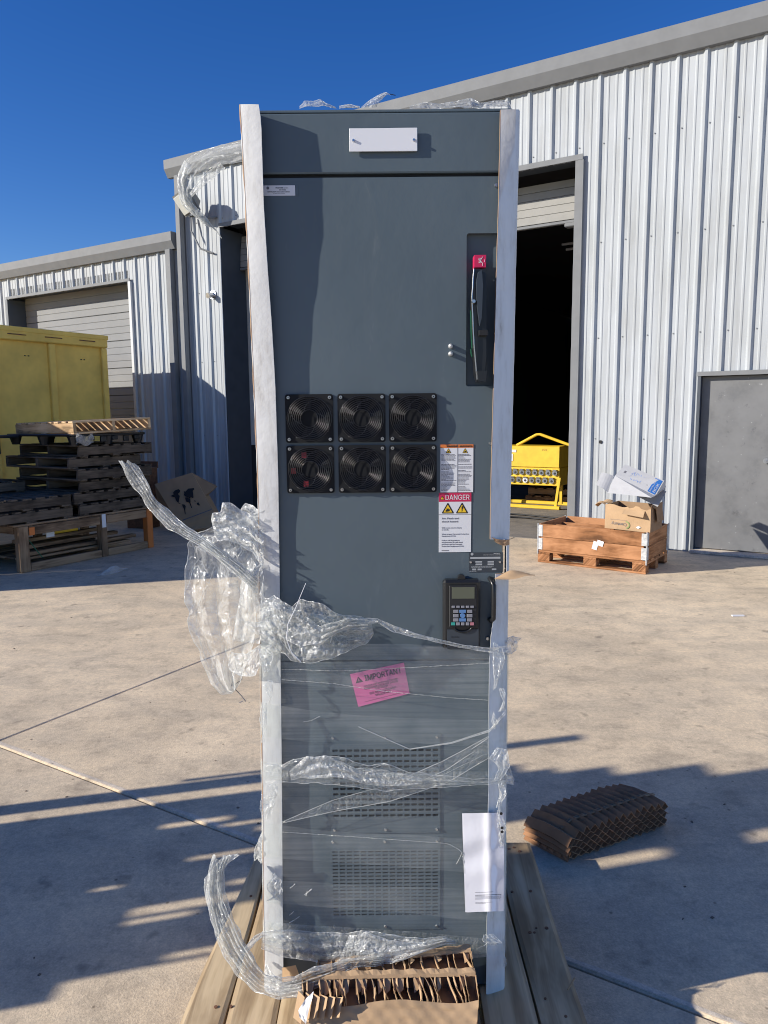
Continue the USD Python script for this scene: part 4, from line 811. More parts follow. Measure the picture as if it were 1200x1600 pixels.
def fine_print(parent, x0, x1, z1, z0, n, y=YL, mat='ink_grey', seed=1, h=.45):
    """Rows of print too small to read, as dashes the length of words."""
    r_ = random.Random(seed); m = MB(); dz = (z1 - z0) / n
    for k in range(n):
        zc = z1 - (k + .5) * dz; x = x0; end = x0 + (x1 - x0) * (r_.uniform(.75, 1) if r_.random() > .22 else r_.uniform(.3, .6))
        if r_.random() < .1: continue
        hh = dz * h * (1.25 if r_.random() < .3 else 1)
        while x < end:
            w_ = r_.uniform(.002, .0065); w_ = min(w_, end - x + .0005); m.box(x, x + w_, y - .0003, y, zc - hh / 2, zc + hh / 2); x += w_ + .0009
    return obj('fine_print', m, mat, parent, kind='stuff')
def triangle(parent, cx, z0, w_, y=YL, sign=0):
    h_ = w_ * .88
    obj('warning_triangle', plate(Polygon([(cx - w_ / 2, z0), (cx + w_ / 2, z0), (cx, z0 + h_)]).buffer(w_ * .06), y - .0003, y), 'ink', parent)
    obj('warning_triangle', plate(Polygon([(cx - w_ * .41, z0 + w_ * .045), (cx + w_ * .41, z0 + w_ * .045), (cx, z0 + h_ * .87)]), y - .0006, y - .0003), 'warn_yellow', parent)
    s = w_ / 20
    if sign == 0: pts = [(-.8, 3), (.8, 3), (.8, 4.6), (-.8, 4.6), (-.8, 5.6), (-1.1, 11), (1.1, 11), (.8, 5.6), (-.8, 5.6)]
    elif sign == 1: pts = [(-1, 1.6), (1.2, 5.2), (.3, 5.2), (2.2, 9.4), (1.4, 12.6), (-.4, 12.6), (-1.6, 8), (0.2, 8.6), (-1.4, 5), (-.3, 5)]
    else: pts = [(-4.8, 2), (-3.2, 4.2), (-5.2, 4.6), (-2.6, 6.2), (-2.2, 9.4), (-.6, 7), (.6, 9), (1.4, 6.4), (4.6, 7.4), (2.8, 5), (5, 3.2), (1.8, 3.8), (2.4, 1.8), (.2, 3), (-2.4, 1.8), (-2, 3)]
    obj('warning_symbol', plate(Polygon([(cx + a * s, z0 + b * s) for a, b in pts]).buffer(0), y - .0009, y - .0006), 'ink', parent)
wl = thing('warning_label', None, parent=cab)
wx0, wx1, wz1, wz0 = .1412, .2228, 1.5965, 1.4775; wm = (wx0 + wx1) / 2 + .0015
label('label_face', wx0, wx1, wz0, wz1, 'label_white', wl); label('orange_band', wx0, wx1, wz1 - .0085, wz1, 'orange', wl, YL - .0003, .0003); label('divider_line', wm - .0005, wm + .0005, wz0, wz1, 'ink_grey', wl, YL - .0005, .0005)
put_text('WARNING', wx0 + .015, wz1 - .0066, .0042, YL - .0003, 'ink', wl, bold=True); put_text('ADVERTENCIA', wm + .005, wz1 - .0066, .0038, YL - .0003, 'ink', wl, bold=True, width=.032)
triangle(wl, wx0 + .020, wz1 - .0205, .0115, sign=2); triangle(wl, wm + .019, wz1 - .0205, .0115, sign=2)
fine_print(wl, wx0 + .002, wm - .003, wz1 - .023, wz0 + .003, 30, seed=3); fine_print(wl, wm + .002, wx1 - .003, wz1 - .023, wz0 + .003, 30, seed=4)
dl = thing('danger_label', None, parent=cab)
dx0, dx1, dz1, dz0 = .1375, .2185, 1.4762, 1.3255
label('label_face', dx0, dx1, dz0, dz1, 'label_white', dl); label('red_band', dx0, dx1, dz1 - .0225, dz1, 'crimson', dl, YL - .0003, .0003)
put_text('DANGER', dx0 + .0155, dz1 - .0177, .0125, YL - .0003, 'label_white', dl, width=.061); triangle(dl, dx0 + .0085, dz1 - .0165, .0095, YL - .0003)
triangle(dl, dx0 + .0225, dz1 - .0505, .0265, sign=2); triangle(dl, dx0 + .058, dz1 - .0505, .0265, sign=1)
label('divider_line', dx0, dx1, dz1 - .0555, dz1 - .0545, 'ink_grey', dl, YL - .0003, .0003)
xx = dx0 + .007
for t_, z_, h_, b_, w_ in (('Arc Flash and', 66.5, 3.9, True, .043), ('shock hazard', 74.5, 3.9, True, .041), ('Will cause severe injury', 90, 3.0, False, .050), ('or death.', 94.8, 3.0, False, .018), ('Wear proper Personal Protective', 106, 2.9, False, .068), ('Equipment (PPE).', 111, 2.9, False, .036),
                          ('Follow all Regulatory', 122, 2.9, False, .045), ('requirements for safe work', 127, 2.9, False, .053), ('practices and for Personal', 132, 2.9, False, .051), ('Protective Equipment (PPE).', 137, 2.9, False, .056), ('PN-00000', 148, 2.4, False, .017)):
    if t_ != 'PN-00000': put_text(t_, xx, dz1 - z_ * .001, h_ * .001, YL, 'ink_grey', dl, bold=b_, width=w_)
m = MB(); m.box(xx, xx + .018, YL - .0003, YL, dz1 - .1475, dz1 - .1455); obj('fine_print', m, 'ink_grey', dl)
dp = thing('data_plate', None, parent=cab)
px0, px1, pz1, pz0 = .2140, .3000, 1.3240, 1.2735
label('plate_face', px0, px1, pz0, pz1, 'grey_plastic', dp)
label('number_strip', px0 + .003, px0 + .079, pz1 - .0165, pz1 - .0115, 'label_silver', dp, YL - .0003, .0003)
for a, b, w_ in ((16, 22, 17), (16, 28.5, 17), (47, 22, 16), (47, 28.5, 16), (8, 41.5, 10), (22, 41.5, 10), (58, 41.5, 11)): label('number_strip', px0 + a * .001, px0 + (a + w_) * .001, pz1 - b * .001 - .004, pz1 - b * .001, 'label_silver', dp, YL - .0003, .0003)
put_text('MOTOR CONTROL CENTER', px0 + .036, pz1 - .0075, .0022, YL, 'label_silver', dp, width=.043)
fine_print(dp, px0 + .006, px0 + .072, pz1 - .034, pz1 - .039, 2, mat='label_silver', seed=9); fine_print(dp, px0 + .062, px0 + .079, pz1 - .0015, pz1 - .0045, 1, mat='label_silver', seed=10); fine_print(dp, px0 + .001, px0 + .02, pz0 + .004, pz0 + .001, 1, mat='label_silver', seed=11)
m = MB(); m.cyl((px0 + .0075, YL, pz1 - .004), (px0 + .0075, YL - .0004, pz1 - .004), .0035, 14); obj('round_emblem', m, 'label_silver', dp)
for x in (px0 + .004, px1 - .008): m = MB(); m.cyl((x, YL, pz1 - .0245), (x, YL - .003, pz1 - .0245), .0034, 12, .0025); obj('screw', m, 'steel', dp)

# operator keypad
kp_ = thing('keypad', None, parent=cab)
kx0, kz1 = XZ(691, 903); kx1, kz0 = XZ(748, 1010); kc = (kx0 + kx1) / 2
m = MB(); m.box(kx0, kx1, YD - .030, YD - .0005, kz0, kz1, .006); obj('holder', m, 'black_plastic', kp_)
m = MB(); m.cyl((kc, YD - .004, kz1 + .002), (kc, YD - .020, kz1 + .002), .0095, 20); obj('lock_knob', m, 'black_plastic', kp_)
bx0, bz1 = XZ(700, 910); bx1, bz0 = XZ(742, 973)
m = MB(); m.box(bx0, bx1, YD - .038, YD - .0302, bz0, bz1, .002); obj('keypad_face', m, 'ink', kp_)
a, b = XZ(704, 912), XZ(738.5, 929.5); m = MB(); m.box(a[0], b[0], YD - .0388, YD - .0380, b[1], a[1], .0005); obj('screen', m, 'lcd', kp_)
rows = [(942, [(706.2, 5.2), (713.4, 5.2), (720.5, 5.2), (727.8, 5.2), (735, 5.2)], 3.4), (949, [(710, 7.6), (720.5, 10.5), (731.3, 7.6)], 5.0), (955.5, [(710, 8.4), (720.5, 9), (731, 8.8)], 5.2), (962, [(710, 7.8), (720.5, 10.5), (731, 7.6)], 5.0), (968, [(706, 6), (713.3, 5.8), (720.5, 5.2), (727.8, 5.2), (735, 5.6)], 4.6)]
for py, ks, hh in rows:
    for px, ww in ks:
        x, z_ = XZ(px, py); s = 1 / 640.; mt = 'key_blue' if abs(px - 720.5) < 1 and 948 < py < 963 else 'key_green' if (py == 968 and px < 708) else 'key_red' if (py == 968 and px > 733) else 'key_grey'
        m = MB()
        if py == 955.5 and mt == 'key_blue': m.cyl((x, YD - .0379, z_), (x, YD - .0405, z_), .0066, 18, .0058)
        else: m.box(x - ww * s * .5, x + ww * s * .5, YD - .0405, YD - .0379, z_ - hh * s * .5, z_ + hh * s * .5, .0008)
        obj('key', m, mt, kp_)
a, b = XZ(697, 978), XZ(745, 1007); cx, cz = XZ(721, 973.5)
cov = sbox(a[0], b[1], b[0], a[1]).difference(Polygon([(cx + .0255 * math.cos(t_), cz + .0165 * math.sin(t_)) for t_ in np.linspace(0, 2 * math.pi, 40)]))
obj('holder_cover', plate(cov, YD - .033, YD - .0302), 'grey_plastic', kp_)
m = MB(); t = np.linspace(math.pi, 2 * math.pi, 18); m.tube(np.c_[cx + .022 * np.cos(t), np.full(18, YD - .034), cz + .0135 * np.sin(t)], .0026, 8); obj('finger_grip', m, 'black_plastic', kp_, smooth=True)
p = XZ(703, 990); put_text('Allen-Bradley', p[0], p[1], .0026, YD - .0331, 'ink', kp_, width=.020)
# door pull
a, b = XZ(768.5, 903), XZ(768.5, 968); xh = a[0]
m = MB(); m.tube([(xh - .005, YD - .001, a[1] - .001), (xh - .003, YD - .022, a[1] - .003), (xh, YD - .034, a[1] - .012), (xh, YD - .036, (a[1] + b[1]) / 2), (xh, YD - .034, b[1] + .012), (xh - .003, YD - .022, b[1] + .003), (xh - .005, YD - .001, b[1] + .001)], .0062, 12); obj('pull_handle', m, 'black_plastic', cab, smooth=True)
for px, py in ((778.5, 290), (769.5, 693), (764, 997)):
    x, z_ = XZ(px, py); m = MB(); m.cyl((x - .004, YD - .0005, z_), (x - .004, YD - .006, z_), .0058, 12, .004); obj('door_screw', m, 'steel', cab)

# ------------------------------------------------------------------ white corner boards strapped along the front edges
def strip(rows, thick=.006):
    """rows: (px inner, px outer, py, y inner, y outer): a board face between two edges, with thickness and a flange going back."""
    return rows
def board(rows, side, n=70):
    rows = np.array(rows, float); py = np.linspace(rows[0, 2], rows[-1, 2], n)
    c = [np.interp(py, rows[:, 2], rows[:, k]) for k in (0, 1, 3, 4)]
    m_in, m_out = [], []
    for a, b, yi, yo, q in zip(*c, py):
        pi = P(a, q, yi); po = P(b, q, yo)
        wob = .0010 * math.sin(q * .017) + .0004 * math.sin(q * .07 + 1)
        pi = pi + [0, wob, 0]
        mid1 = pi * .66 + po * .34 + np.array([0, -.0015, 0]); mid2 = pi * .2 + po * .8 + np.array([0, -.0012, 0])
        fl = po + np.array([side * .004, .010, 0]); fl2 = po + np.array([side * .006, .060, 0])
        t_ = np.array([0, .005, 0])
        m_out.append([pi + t_, pi, mid1, mid2, po, fl, fl2, fl2 + np.array([-side * .005, 0, 0]), fl + np.array([-side * .006, .004, 0]), pi + t_])
    return np.array(m_out)
def make_board(name, rows, side, label_, parts):
    t = thing(name, label_, 'corner board', 'white corner boards along the cabinet front')
    for nm, r in zip(parts, rows):
        pts = board(r, side); m = MB(); m.grid(pts)
        obj(nm, m, 'corner_board', t, smooth=40)
        for e in (0, -1):
            v = pts[e][:9]; m2 = MB(); m2.add(v, [[0, 1, 2], [0, 2, 8], [2, 3, 8], [3, 4, 8], [4, 5, 8], [5, 6, 7], [5, 7, 8]]); obj('cut_end', m2, 'corner_core', t)
    return t
left = [(404, 375, 163, 1.797, 1.808), (408, 377, 190, 1.797, 1.808), (412, 384, 320, 1.797, 1.808), (418, 389, 420, 1.801, 1.811), (424, 392.5, 500, 1.806, 1.816), (430, 397, 600, 1.811, 1.821), (434.5, 403, 740, 1.817, 1.826), (436, 405.5, 850, 1.819, 1.828), (437.5, 407, 960, 1.819, 1.828), (439, 409, 1100, 1.812, 1.822), (440.5, 411, 1250, 1.812, 1.822), (441.5, 412, 1400, 1.810, 1.820), (443, 414.5, 1560, 1.808, 1.818)]
lbd = make_board('corner_board', [left], -1, 'sunlit white cardboard corner board along the cabinet left front edge', ['board_face'])
# brown raw edge showing along the outer side
pts = board(left, -1, 120); m = MB(); m.grid(np.stack([pts[:, 4] + [-.0003, -.0006, 0], pts[:, 4] + np.c_[-.0024 - .0012 * np.sin(np.arange(120) * .9), np.full(120, .002), np.zeros(120)]], 1)); obj('raw_edge', m, 'corner_core', lbd)
r1 = [(782.5, 811, 171, 1.812, 1.816), (781, 809.5, 240, 1.806, 1.815), (779, 807, 330, 1.800, 1.816), (776, 804.5, 430, 1.799, 1.820), (772.5, 802, 560, 1.799, 1.822), (769.5, 799, 680, 1.799, 1.823), (767, 796.5, 780, 1.799, 1.823), (766.5, 794.5, 843, 1.799, 1.823)]
r2 = [(774.5, 793.5, 897, 1.803, 1.818), (773, 792.5, 960, 1.802, 1.822), (768, 792, 985, 1.800, 1.822), (764.5, 791.5, 1030, 1.800, 1.822), (763.5, 790, 1200, 1.800, 1.822), (762, 789, 1350, 1.800, 1.822), (759.5, 787, 1554, 1.800, 1.820)]
r3 = [(791, 794.5, 846, 1.815, 1.823), (792, 793.8, 894, 1.816, 1.822)]
rbd = make_board('corner_board', [r1, r2, r3], 1, 'shaded bluish white corner board along the cabinet right front edge, a piece torn out', ['board_face', 'board_face', 'torn_strip'])
E1 = board(r1, 1, 60); m = MB(); m.grid(np.stack([E1[:, 1] + [-.0006, -.0004, 0], E1[:, 0] + [-.0008, .002, 0]], 1)); obj('raw_edge', m, 'corner_core', rbd)
def paper_patch(poly_px, ys, name, mat, parent, amp=.004, seed=0, nu=14, nv=6):
    """A bent scrap between two pixel edges."""
    A_, B_ = poly_px; ta = np.linspace(0, 1, nu); ai = np.array([np.interp(ta, np.linspace(0, 1, len(A_)), [p[k] for p in A_]) for k in (0, 1)]).T; bi = np.array([np.interp(ta, np.linspace(0, 1, len(B_)), [p[k] for p in B_]) for k in (0, 1)]).T
    rows_ = []
    for i in range(nu):
        row = []
        for j in range(nv):
            s = j / (nv - 1); q_ = ai[i] * (1 - s) + bi[i] * s; y = ys[0] * (1 - s) + ys[1] * s - amp * (meshkit.noise(np.array([i * .5, j * .7, seed * 3.1])) - .5)
            row.append(P(q_[0], q_[1], y))
        rows_.append(row)
    m = MB(); m.grid(np.array(rows_)); return obj(name, m, mat, parent, smooth=True)
paper_patch(([(773, 904), (785, 897), (796, 891), (806, 891), (822, 895), (828, 897), (836, 898)], [(773, 905), (786, 905.5), (797, 905.5), (808, 904), (821, 900), (828, 899.5), (836, 899.5)]), (1.80, 1.765), 'torn_flap', 'cardboard', rbd, .006)
paper_patch(([(770, 842), (775, 848), (783, 852), (790, 853), (796, 851)], [(768, 839), (775, 842), (783, 843), (790, 844), (796, 843)]), (1.806, 1.800), 'torn_edge', 'corner_core', rbd, .004)

# folded papers taped to the right corner board
pw = thing('folded_papers', 'folded white papers taped over the lower part of the right corner board', 'paper')
pq = [(724, 1271), (788, 1270), (787, 1423.5), (729, 1425.5)]
def paper_at(s, t, lift=0.0):
    px = (pq[0][0] * (1 - t) + pq[3][0] * t) * (1 - s) + (pq[1][0] * (1 - t) + pq[2][0] * t) * s; py = (pq[0][1] * (1 - t) + pq[3][1] * t) * (1 - s) + (pq[1][1] * (1 - t) + pq[2][1] * t) * s
    y = 1.789 + .005 * max(0, .62 - s) / .62 - .0035 * math.exp(-((s - .62) / .1) ** 2) + .018 * max(0, s - .74) ** 1.0 + .0022 * math.sin(t * 16 + 3 * s) * math.exp(-((t - .42) / .25) ** 2)
    return P(px, py, y - lift)
m = MB(); gs = np.linspace(0, 1, 26); gt = np.linspace(0, 1, 40); m.grid(np.array([[paper_at(s, t) for t in gt] for s in gs])); obj('front_sheet', m, 'paper', pw, smooth=True)
m = MB(); m.grid(np.array([[paper_at(s, t, -.003) + np.array([-.0035 if s < .5 else 0, 0, .0006]) for t in gt] for s in gs])); obj('back_sheet', m, 'paper', pw, smooth=True)
m = MB()
for k, (t0, s1, hh) in enumerate(((.800, .72, 1), (.828, .93, 1.6), (.845, .93, .9), (.857, .93, .9), (.868, .9, .9), (.903, .70, .8), (.913, .52, .8))):
    s = .24
    while s < s1:
        w_ = min(rng.uniform(.03, .09), s1 - s + .001); m.add(np.array([paper_at(s, t0, .0006), paper_at(s + w_, t0, .0006), paper_at(s + w_, t0 + .0035 * hh, .0006), paper_at(s, t0 + .0035 * hh, .0006)]), [[0, 1, 2, 3]]); s += w_ + .008
obj('fine_print', m, 'ink_grey', pw, kind='stuff')
for px, py in ((784.5, 1293.5), (784.5, 1299.5), (783, 1271)): c = P(px, py, 1.787); m = MB(); m.cyl(c, c + [0, -.001, 0], .004, 10); obj('ink_mark', m, 'ink', pw)

# pink notice slipped under the film
pk = thing('pink_notice', 'tilted pink notice headed important, held under the clear film on the cabinet', 'notice')
pc = [np.array(XZ(*q_)) for q_ in ((547, 1053), (631, 1035), (640, 1083), (560, 1104))]
YP = YD - .0022
def pink_at(s, t): return pc[0] * (1 - s) * (1 - t) + pc[1] * s * (1 - t) + pc[2] * s * t + pc[3] * (1 - s) * t
m = MB(); v = np.array([(*pink_at(s, t), 0) for s, t in ((0, 0), (1, 0), (1, 1), (0, 1))]); m.add(np.vstack([np.c_[v[:, 0], np.full(4, YP), v[:, 1]], np.c_[v[:, 0], np.full(4, YP + .0006), v[:, 1]]]), [[0, 1, 2, 3], [7, 6, 5, 4], [0, 4, 5, 1], [1, 5, 6, 2], [2, 6, 7, 3], [3, 7, 4, 0]]); obj('card', m, 'pink', pk)
def pink_text(txt, s0, s1, t0, t1, bold=False):
    v, f = flat_text(txt, bold); m = MB(); p_ = np.array([pink_at(s0 + (s1 - s0) * x, t1 + (t0 - t1) * y) for x, y, _ in v]); m.add(np.c_[p_[:, 0], YP - .0003 - .0003 * v[:, 2], p_[:, 1]], f); obj('lettering', m, 'ink', pk)
pink_text('IMPORTANT', .24, .93, .12, .30, True)
for txt, s0, s1, t0 in (('SPLICE KIT INSTRUCTIONS/', .19, .84, .42), ('HARDWARE LOCATED INSIDE', .19, .83, .49), ('THE DOOR', .38, .63, .56), ('DO NOT DISCARD', .27, .77, .66), ('SPLICE KIT', .36, .66, .75)): pink_text(txt, s0, s1, t0, t0 + (.055 if t0 < .6 else .062))
pink_text('PN 00000', .0, .001, .9, .91) if False else None
m = MB(); p_ = np.array([pink_at(s, t) for s, t in ((.15, .895), (.85, .905), (.85, .913), (.15, .903))]); m.add(np.c_[p_[:, 0], np.full(4, YP - .0004), p_[:, 1]], [[0, 1, 2, 3]]); obj('fine_print', m, 'ink', pk)
for pts_, mt, dy in (([(.06, .30), (.20, .30), (.13, .12)], 'ink', .0003), ([(.122, .26), (.138, .26), (.135, .18), (.125, .18)], 'pink', .0006)):
    p_ = np.array([pink_at(*q_) for q_ in pts_]); m = MB(); m.add(np.c_[p_[:, 0], np.full(len(pts_), YP - dy), p_[:, 1]], [list(range(3))] if len(pts_) == 3 else [[0, 1, 2], [0, 2, 3]]); obj('warning_symbol', m, mt, pk)

# ------------------------------------------------------------------ honeycomb cardboard pads
hp = thing('honeycomb_pad', 'torn brown honeycomb cardboard pads standing against the foot of the cabinet', 'cardboard pad')
def pad(x0, x1, yb, yf, ztop_l, ztop_r, zlip_l, zlip_r, n, seed, parent, y_lip):
    """Upright cells between a back sheet and a front lip, seen from above and in front."""
    r_ = random.Random(seed); xs = [x0]
    while xs[-1] < x1: xs.append(xs[-1] + (x1 - x0) / n * r_.uniform(.55, 1.5))
    xs[-1] = x1; zt = lambda x: ztop_l + (ztop_r - ztop_l) * (x - x0) / (x1 - x0); zl = lambda x: zlip_l + (zlip_r - zlip_l) * (x - x0) / (x1 - x0)
    m = MB(); gx = np.linspace(x0, x1, 40); m.grid(np.array([[(x, yb + .002 * math.sin(x * 60), ZS + .01), (x, yb + .003 * math.sin(x * 60), zt(x) + .002 * math.sin(x * 130))] for x in gx])); obj('back_sheet', m, 'cardboard_inner', parent)
    m = MB(); m.grid(np.array([[(x, yb + .003, zt(x) + .003 + .002 * math.sin(x * 130)), (x, yb - .012, zt(x) + .001 + .0015 * math.sin(x * 90 + 1)), (x, yb - .014, zt(x) - .006 - .002 * math.sin(x * 150) ** 2)] for x in gx])); obj('top_liner', m, 'cardboard', parent)
    for x in xs:
        lean, bow = min(r_.uniform(.004, .022), x1 - x), r_.uniform(-.007, .007) * (x < x1 - .01); m = MB(); rows_ = []
        for t in np.linspace(0, 1, 5):
            y = yb - .004 + (yf - yb) * t; c = x + lean * t + bow * math.sin(math.pi * t)
            rows_.append([(c + lean * .4, y, zl(x) - .03), (c + bow * .6, y, (zt(x) + zl(x)) / 2), (c, y, zt(x) - .004 + (zl(x) - zt(x)) * t ** 1.5 + r_.uniform(-.003, .003))])
        a = np.array(rows_); m.grid(a); m.grid(a + [.0016, 0, 0]); m.grid(np.stack([a[-1], a[-1] + [.0016, 0, 0]], 1)); m.grid(np.stack([a[:, -1], a[:, -1] + [.0016, 0, 0]], 1)); obj('cell_wall', m, 'cardboard', parent)
        if x < x1 - .012 and r_.random() < .75:   # back of the cell: a slanting fold
            m = MB(); w_ = (x1 - x0) / n * r_.uniform(.6, 1.0); m.add(np.array([(x + .002, yb - .006, zt(x) - .006), (x + w_, yb - .014, zt(x) - .010), (x + w_ * .9, (yb + yf) / 2, zl(x) + .004), (x + .004, (yb + yf) / 2 - .01, zl(x))]), [[0, 1, 2, 3]]); obj('cell_fold', m, 'cardboard', parent)
    m = MB(); m.box(x0, x1, yf + .004, yb, ZS + .002, min(zlip_l, zlip_r) - .012); obj('cell_core', m, 'cardboard_inner', parent)
def xzp(px, py, y): p_ = P(px, py, y); return p_[0], p_[2]
yb2, yf2 = 1.775, 1.715
a, b, c, d = xzp(500, 1502, yb2), xzp(735, 1478, yb2), xzp(500, 1519, yf2), xzp(735, 1514, yf2)
pad(a[0], b[0], yb2, yf2, a[1], b[1], c[1], d[1], 16, 5, hp, yf2)
yb1, yf1 = 1.705, 1.635
a, b, c, d = xzp(472, 1521, yb1), xzp(742, 1515, yb1), xzp(478, 1572, yf1), xzp(742, 1560, yf1)
pad(a[0], b[0], yb1, yf1, a[1], b[1], c[1], d[1], 23, 8, hp, yf1)
m = MB(); gu = np.linspace(0, 1, 36); gv = np.linspace(0, 1, 12); rows_ = []
for u_ in gu:
    row = []
    for v_ in gv:
        px = 468 + (748 - 468) * u_ - 4 * v_; pt = P(px, 1571 - 11 * u_ + 5 * math.sin(u_ * 9) * (1 - v_) + 46 * v_, yf1 - .004 - .03 * v_)
        row.append(pt + np.array([0, -.0022 * math.sin(u_ * 70) * math.sin(v_ * 11) - .004 * meshkit.noise(np.array([u_ * 12, v_ * 6, 2.])), 0]))
    rows_.append(row)
m.grid(np.array(rows_)); obj('front_liner', m, 'cardboard', hp, smooth=True)
for k in range(6):                            # crumpled folds at the left of the front sheet
    px = 466 + k * 12; m = MB(); a = P(px, 1548 + 2 * k, 1.64); b = P(px + 10, 1558, 1.625); c = P(px + 4, 1600 - 2 * k, 1.60); d = P(px - 8, 1590, 1.615); m.add(np.array([a, b, c, d]), [[0, 1, 2, 3]]); obj('torn_fold', m, 'cardboard', hp)
paper_patch(([(490, 1549), (478, 1560), (466, 1578), (468, 1590)], [(488, 1560), (484, 1572), (480, 1590), (478, 1600)]), (1.60, 1.59), 'white_scrap', 'label_white', hp, .01, 4)
paper_patch(([(441, 1512), (441, 1535)], [(462, 1508), (470, 1530)]), (1.76, 1.74), 'corner_scrap', 'cardboard', hp, .01, 6, 6, 5)

lb_ = thing('honeycomb_block', 'loose brown block of honeycomb cardboard lying on the concrete right of the skid', 'cardboard block')
g0, g1_ = on_ground(886, 1348), on_ground(1042, 1291); bx = (g1_ - g0); LB = np.linalg.norm(bx); bx /= LB; by = np.array([-bx[1], bx[0], 0]); DB = .20
NX = 28; cell = LB / NX
def hgt(x): return .07 + .04 * min(1, max(0, x / (LB * .14))) ** .7 if x < LB * .14 else .11 - .014 * max(0, (x - LB * .85) / (LB * .15))
NL = 7
for k in range(NL):
    t = k / (NL - 1); rows_ = []
    for i in range(NX + 1):
        x = i * cell; zz = .006 + (hgt(x) - .012) * t; amp_ = hgt(x) / NL * .46; z_ = zz + (amp_ if (i + k) % 2 else -amp_); z_ = max(z_, .003)
        if k == NL - 1: z_ += .008 * (i % 2)
        sk_ = -.05 + .10 * (1 - t) * 0
        f0 = .0 + .012 * (meshkit.noise(np.array([i * .9, k * 1.3, 5.])) - .5); curl = -.10 * max(0, 1 - x / (LB * .3)) ** 2 * 0
        rows_.append([g0 + bx * (x - .05 * s_ * (1 if x > 0 else 1)) + by * (f0 * (1 - s_) + (DB + f0) * s_) + np.array([0, 0, z_ + .012 * math.sin(math.pi * s_) * t]) for s_ in (0, .33, .66, 1)])
    m = MB(); a = np.array(rows_); m.grid(a); m.grid(a + [0, 0, .0024]); m.grid(np.stack([a[:, 0], a[:, 0] + [0, 0, .0024]], 1)); obj('folded_sheet', m, 'cardboard_brown', lb_)
for k, s0 in enumerate((.30, .34)):
    m = MB(); m.tube([g0 + bx * x + by * (DB * s0) + np.array([0, 0, hgt(x) + .013]) for x in np.linspace(.02, LB - .01, 30)], .0035, 5); obj('binding_edge', m, 'cardboard_inner', lb_)
for k in range(5):
    m = MB(); a = g0 - bx * .008 * k + by * (.0 + .032 * k); m.add(np.array([a + [0, 0, .004], a + by * .06 + [0, 0, .004], a + by * .05 + bx * .03 + [0, 0, .075], a - by * .004 + bx * .03 + [0, 0, .062]]), [[0, 1, 2, 3]]); obj('torn_sheet', m, 'cardboard_brown', lb_)

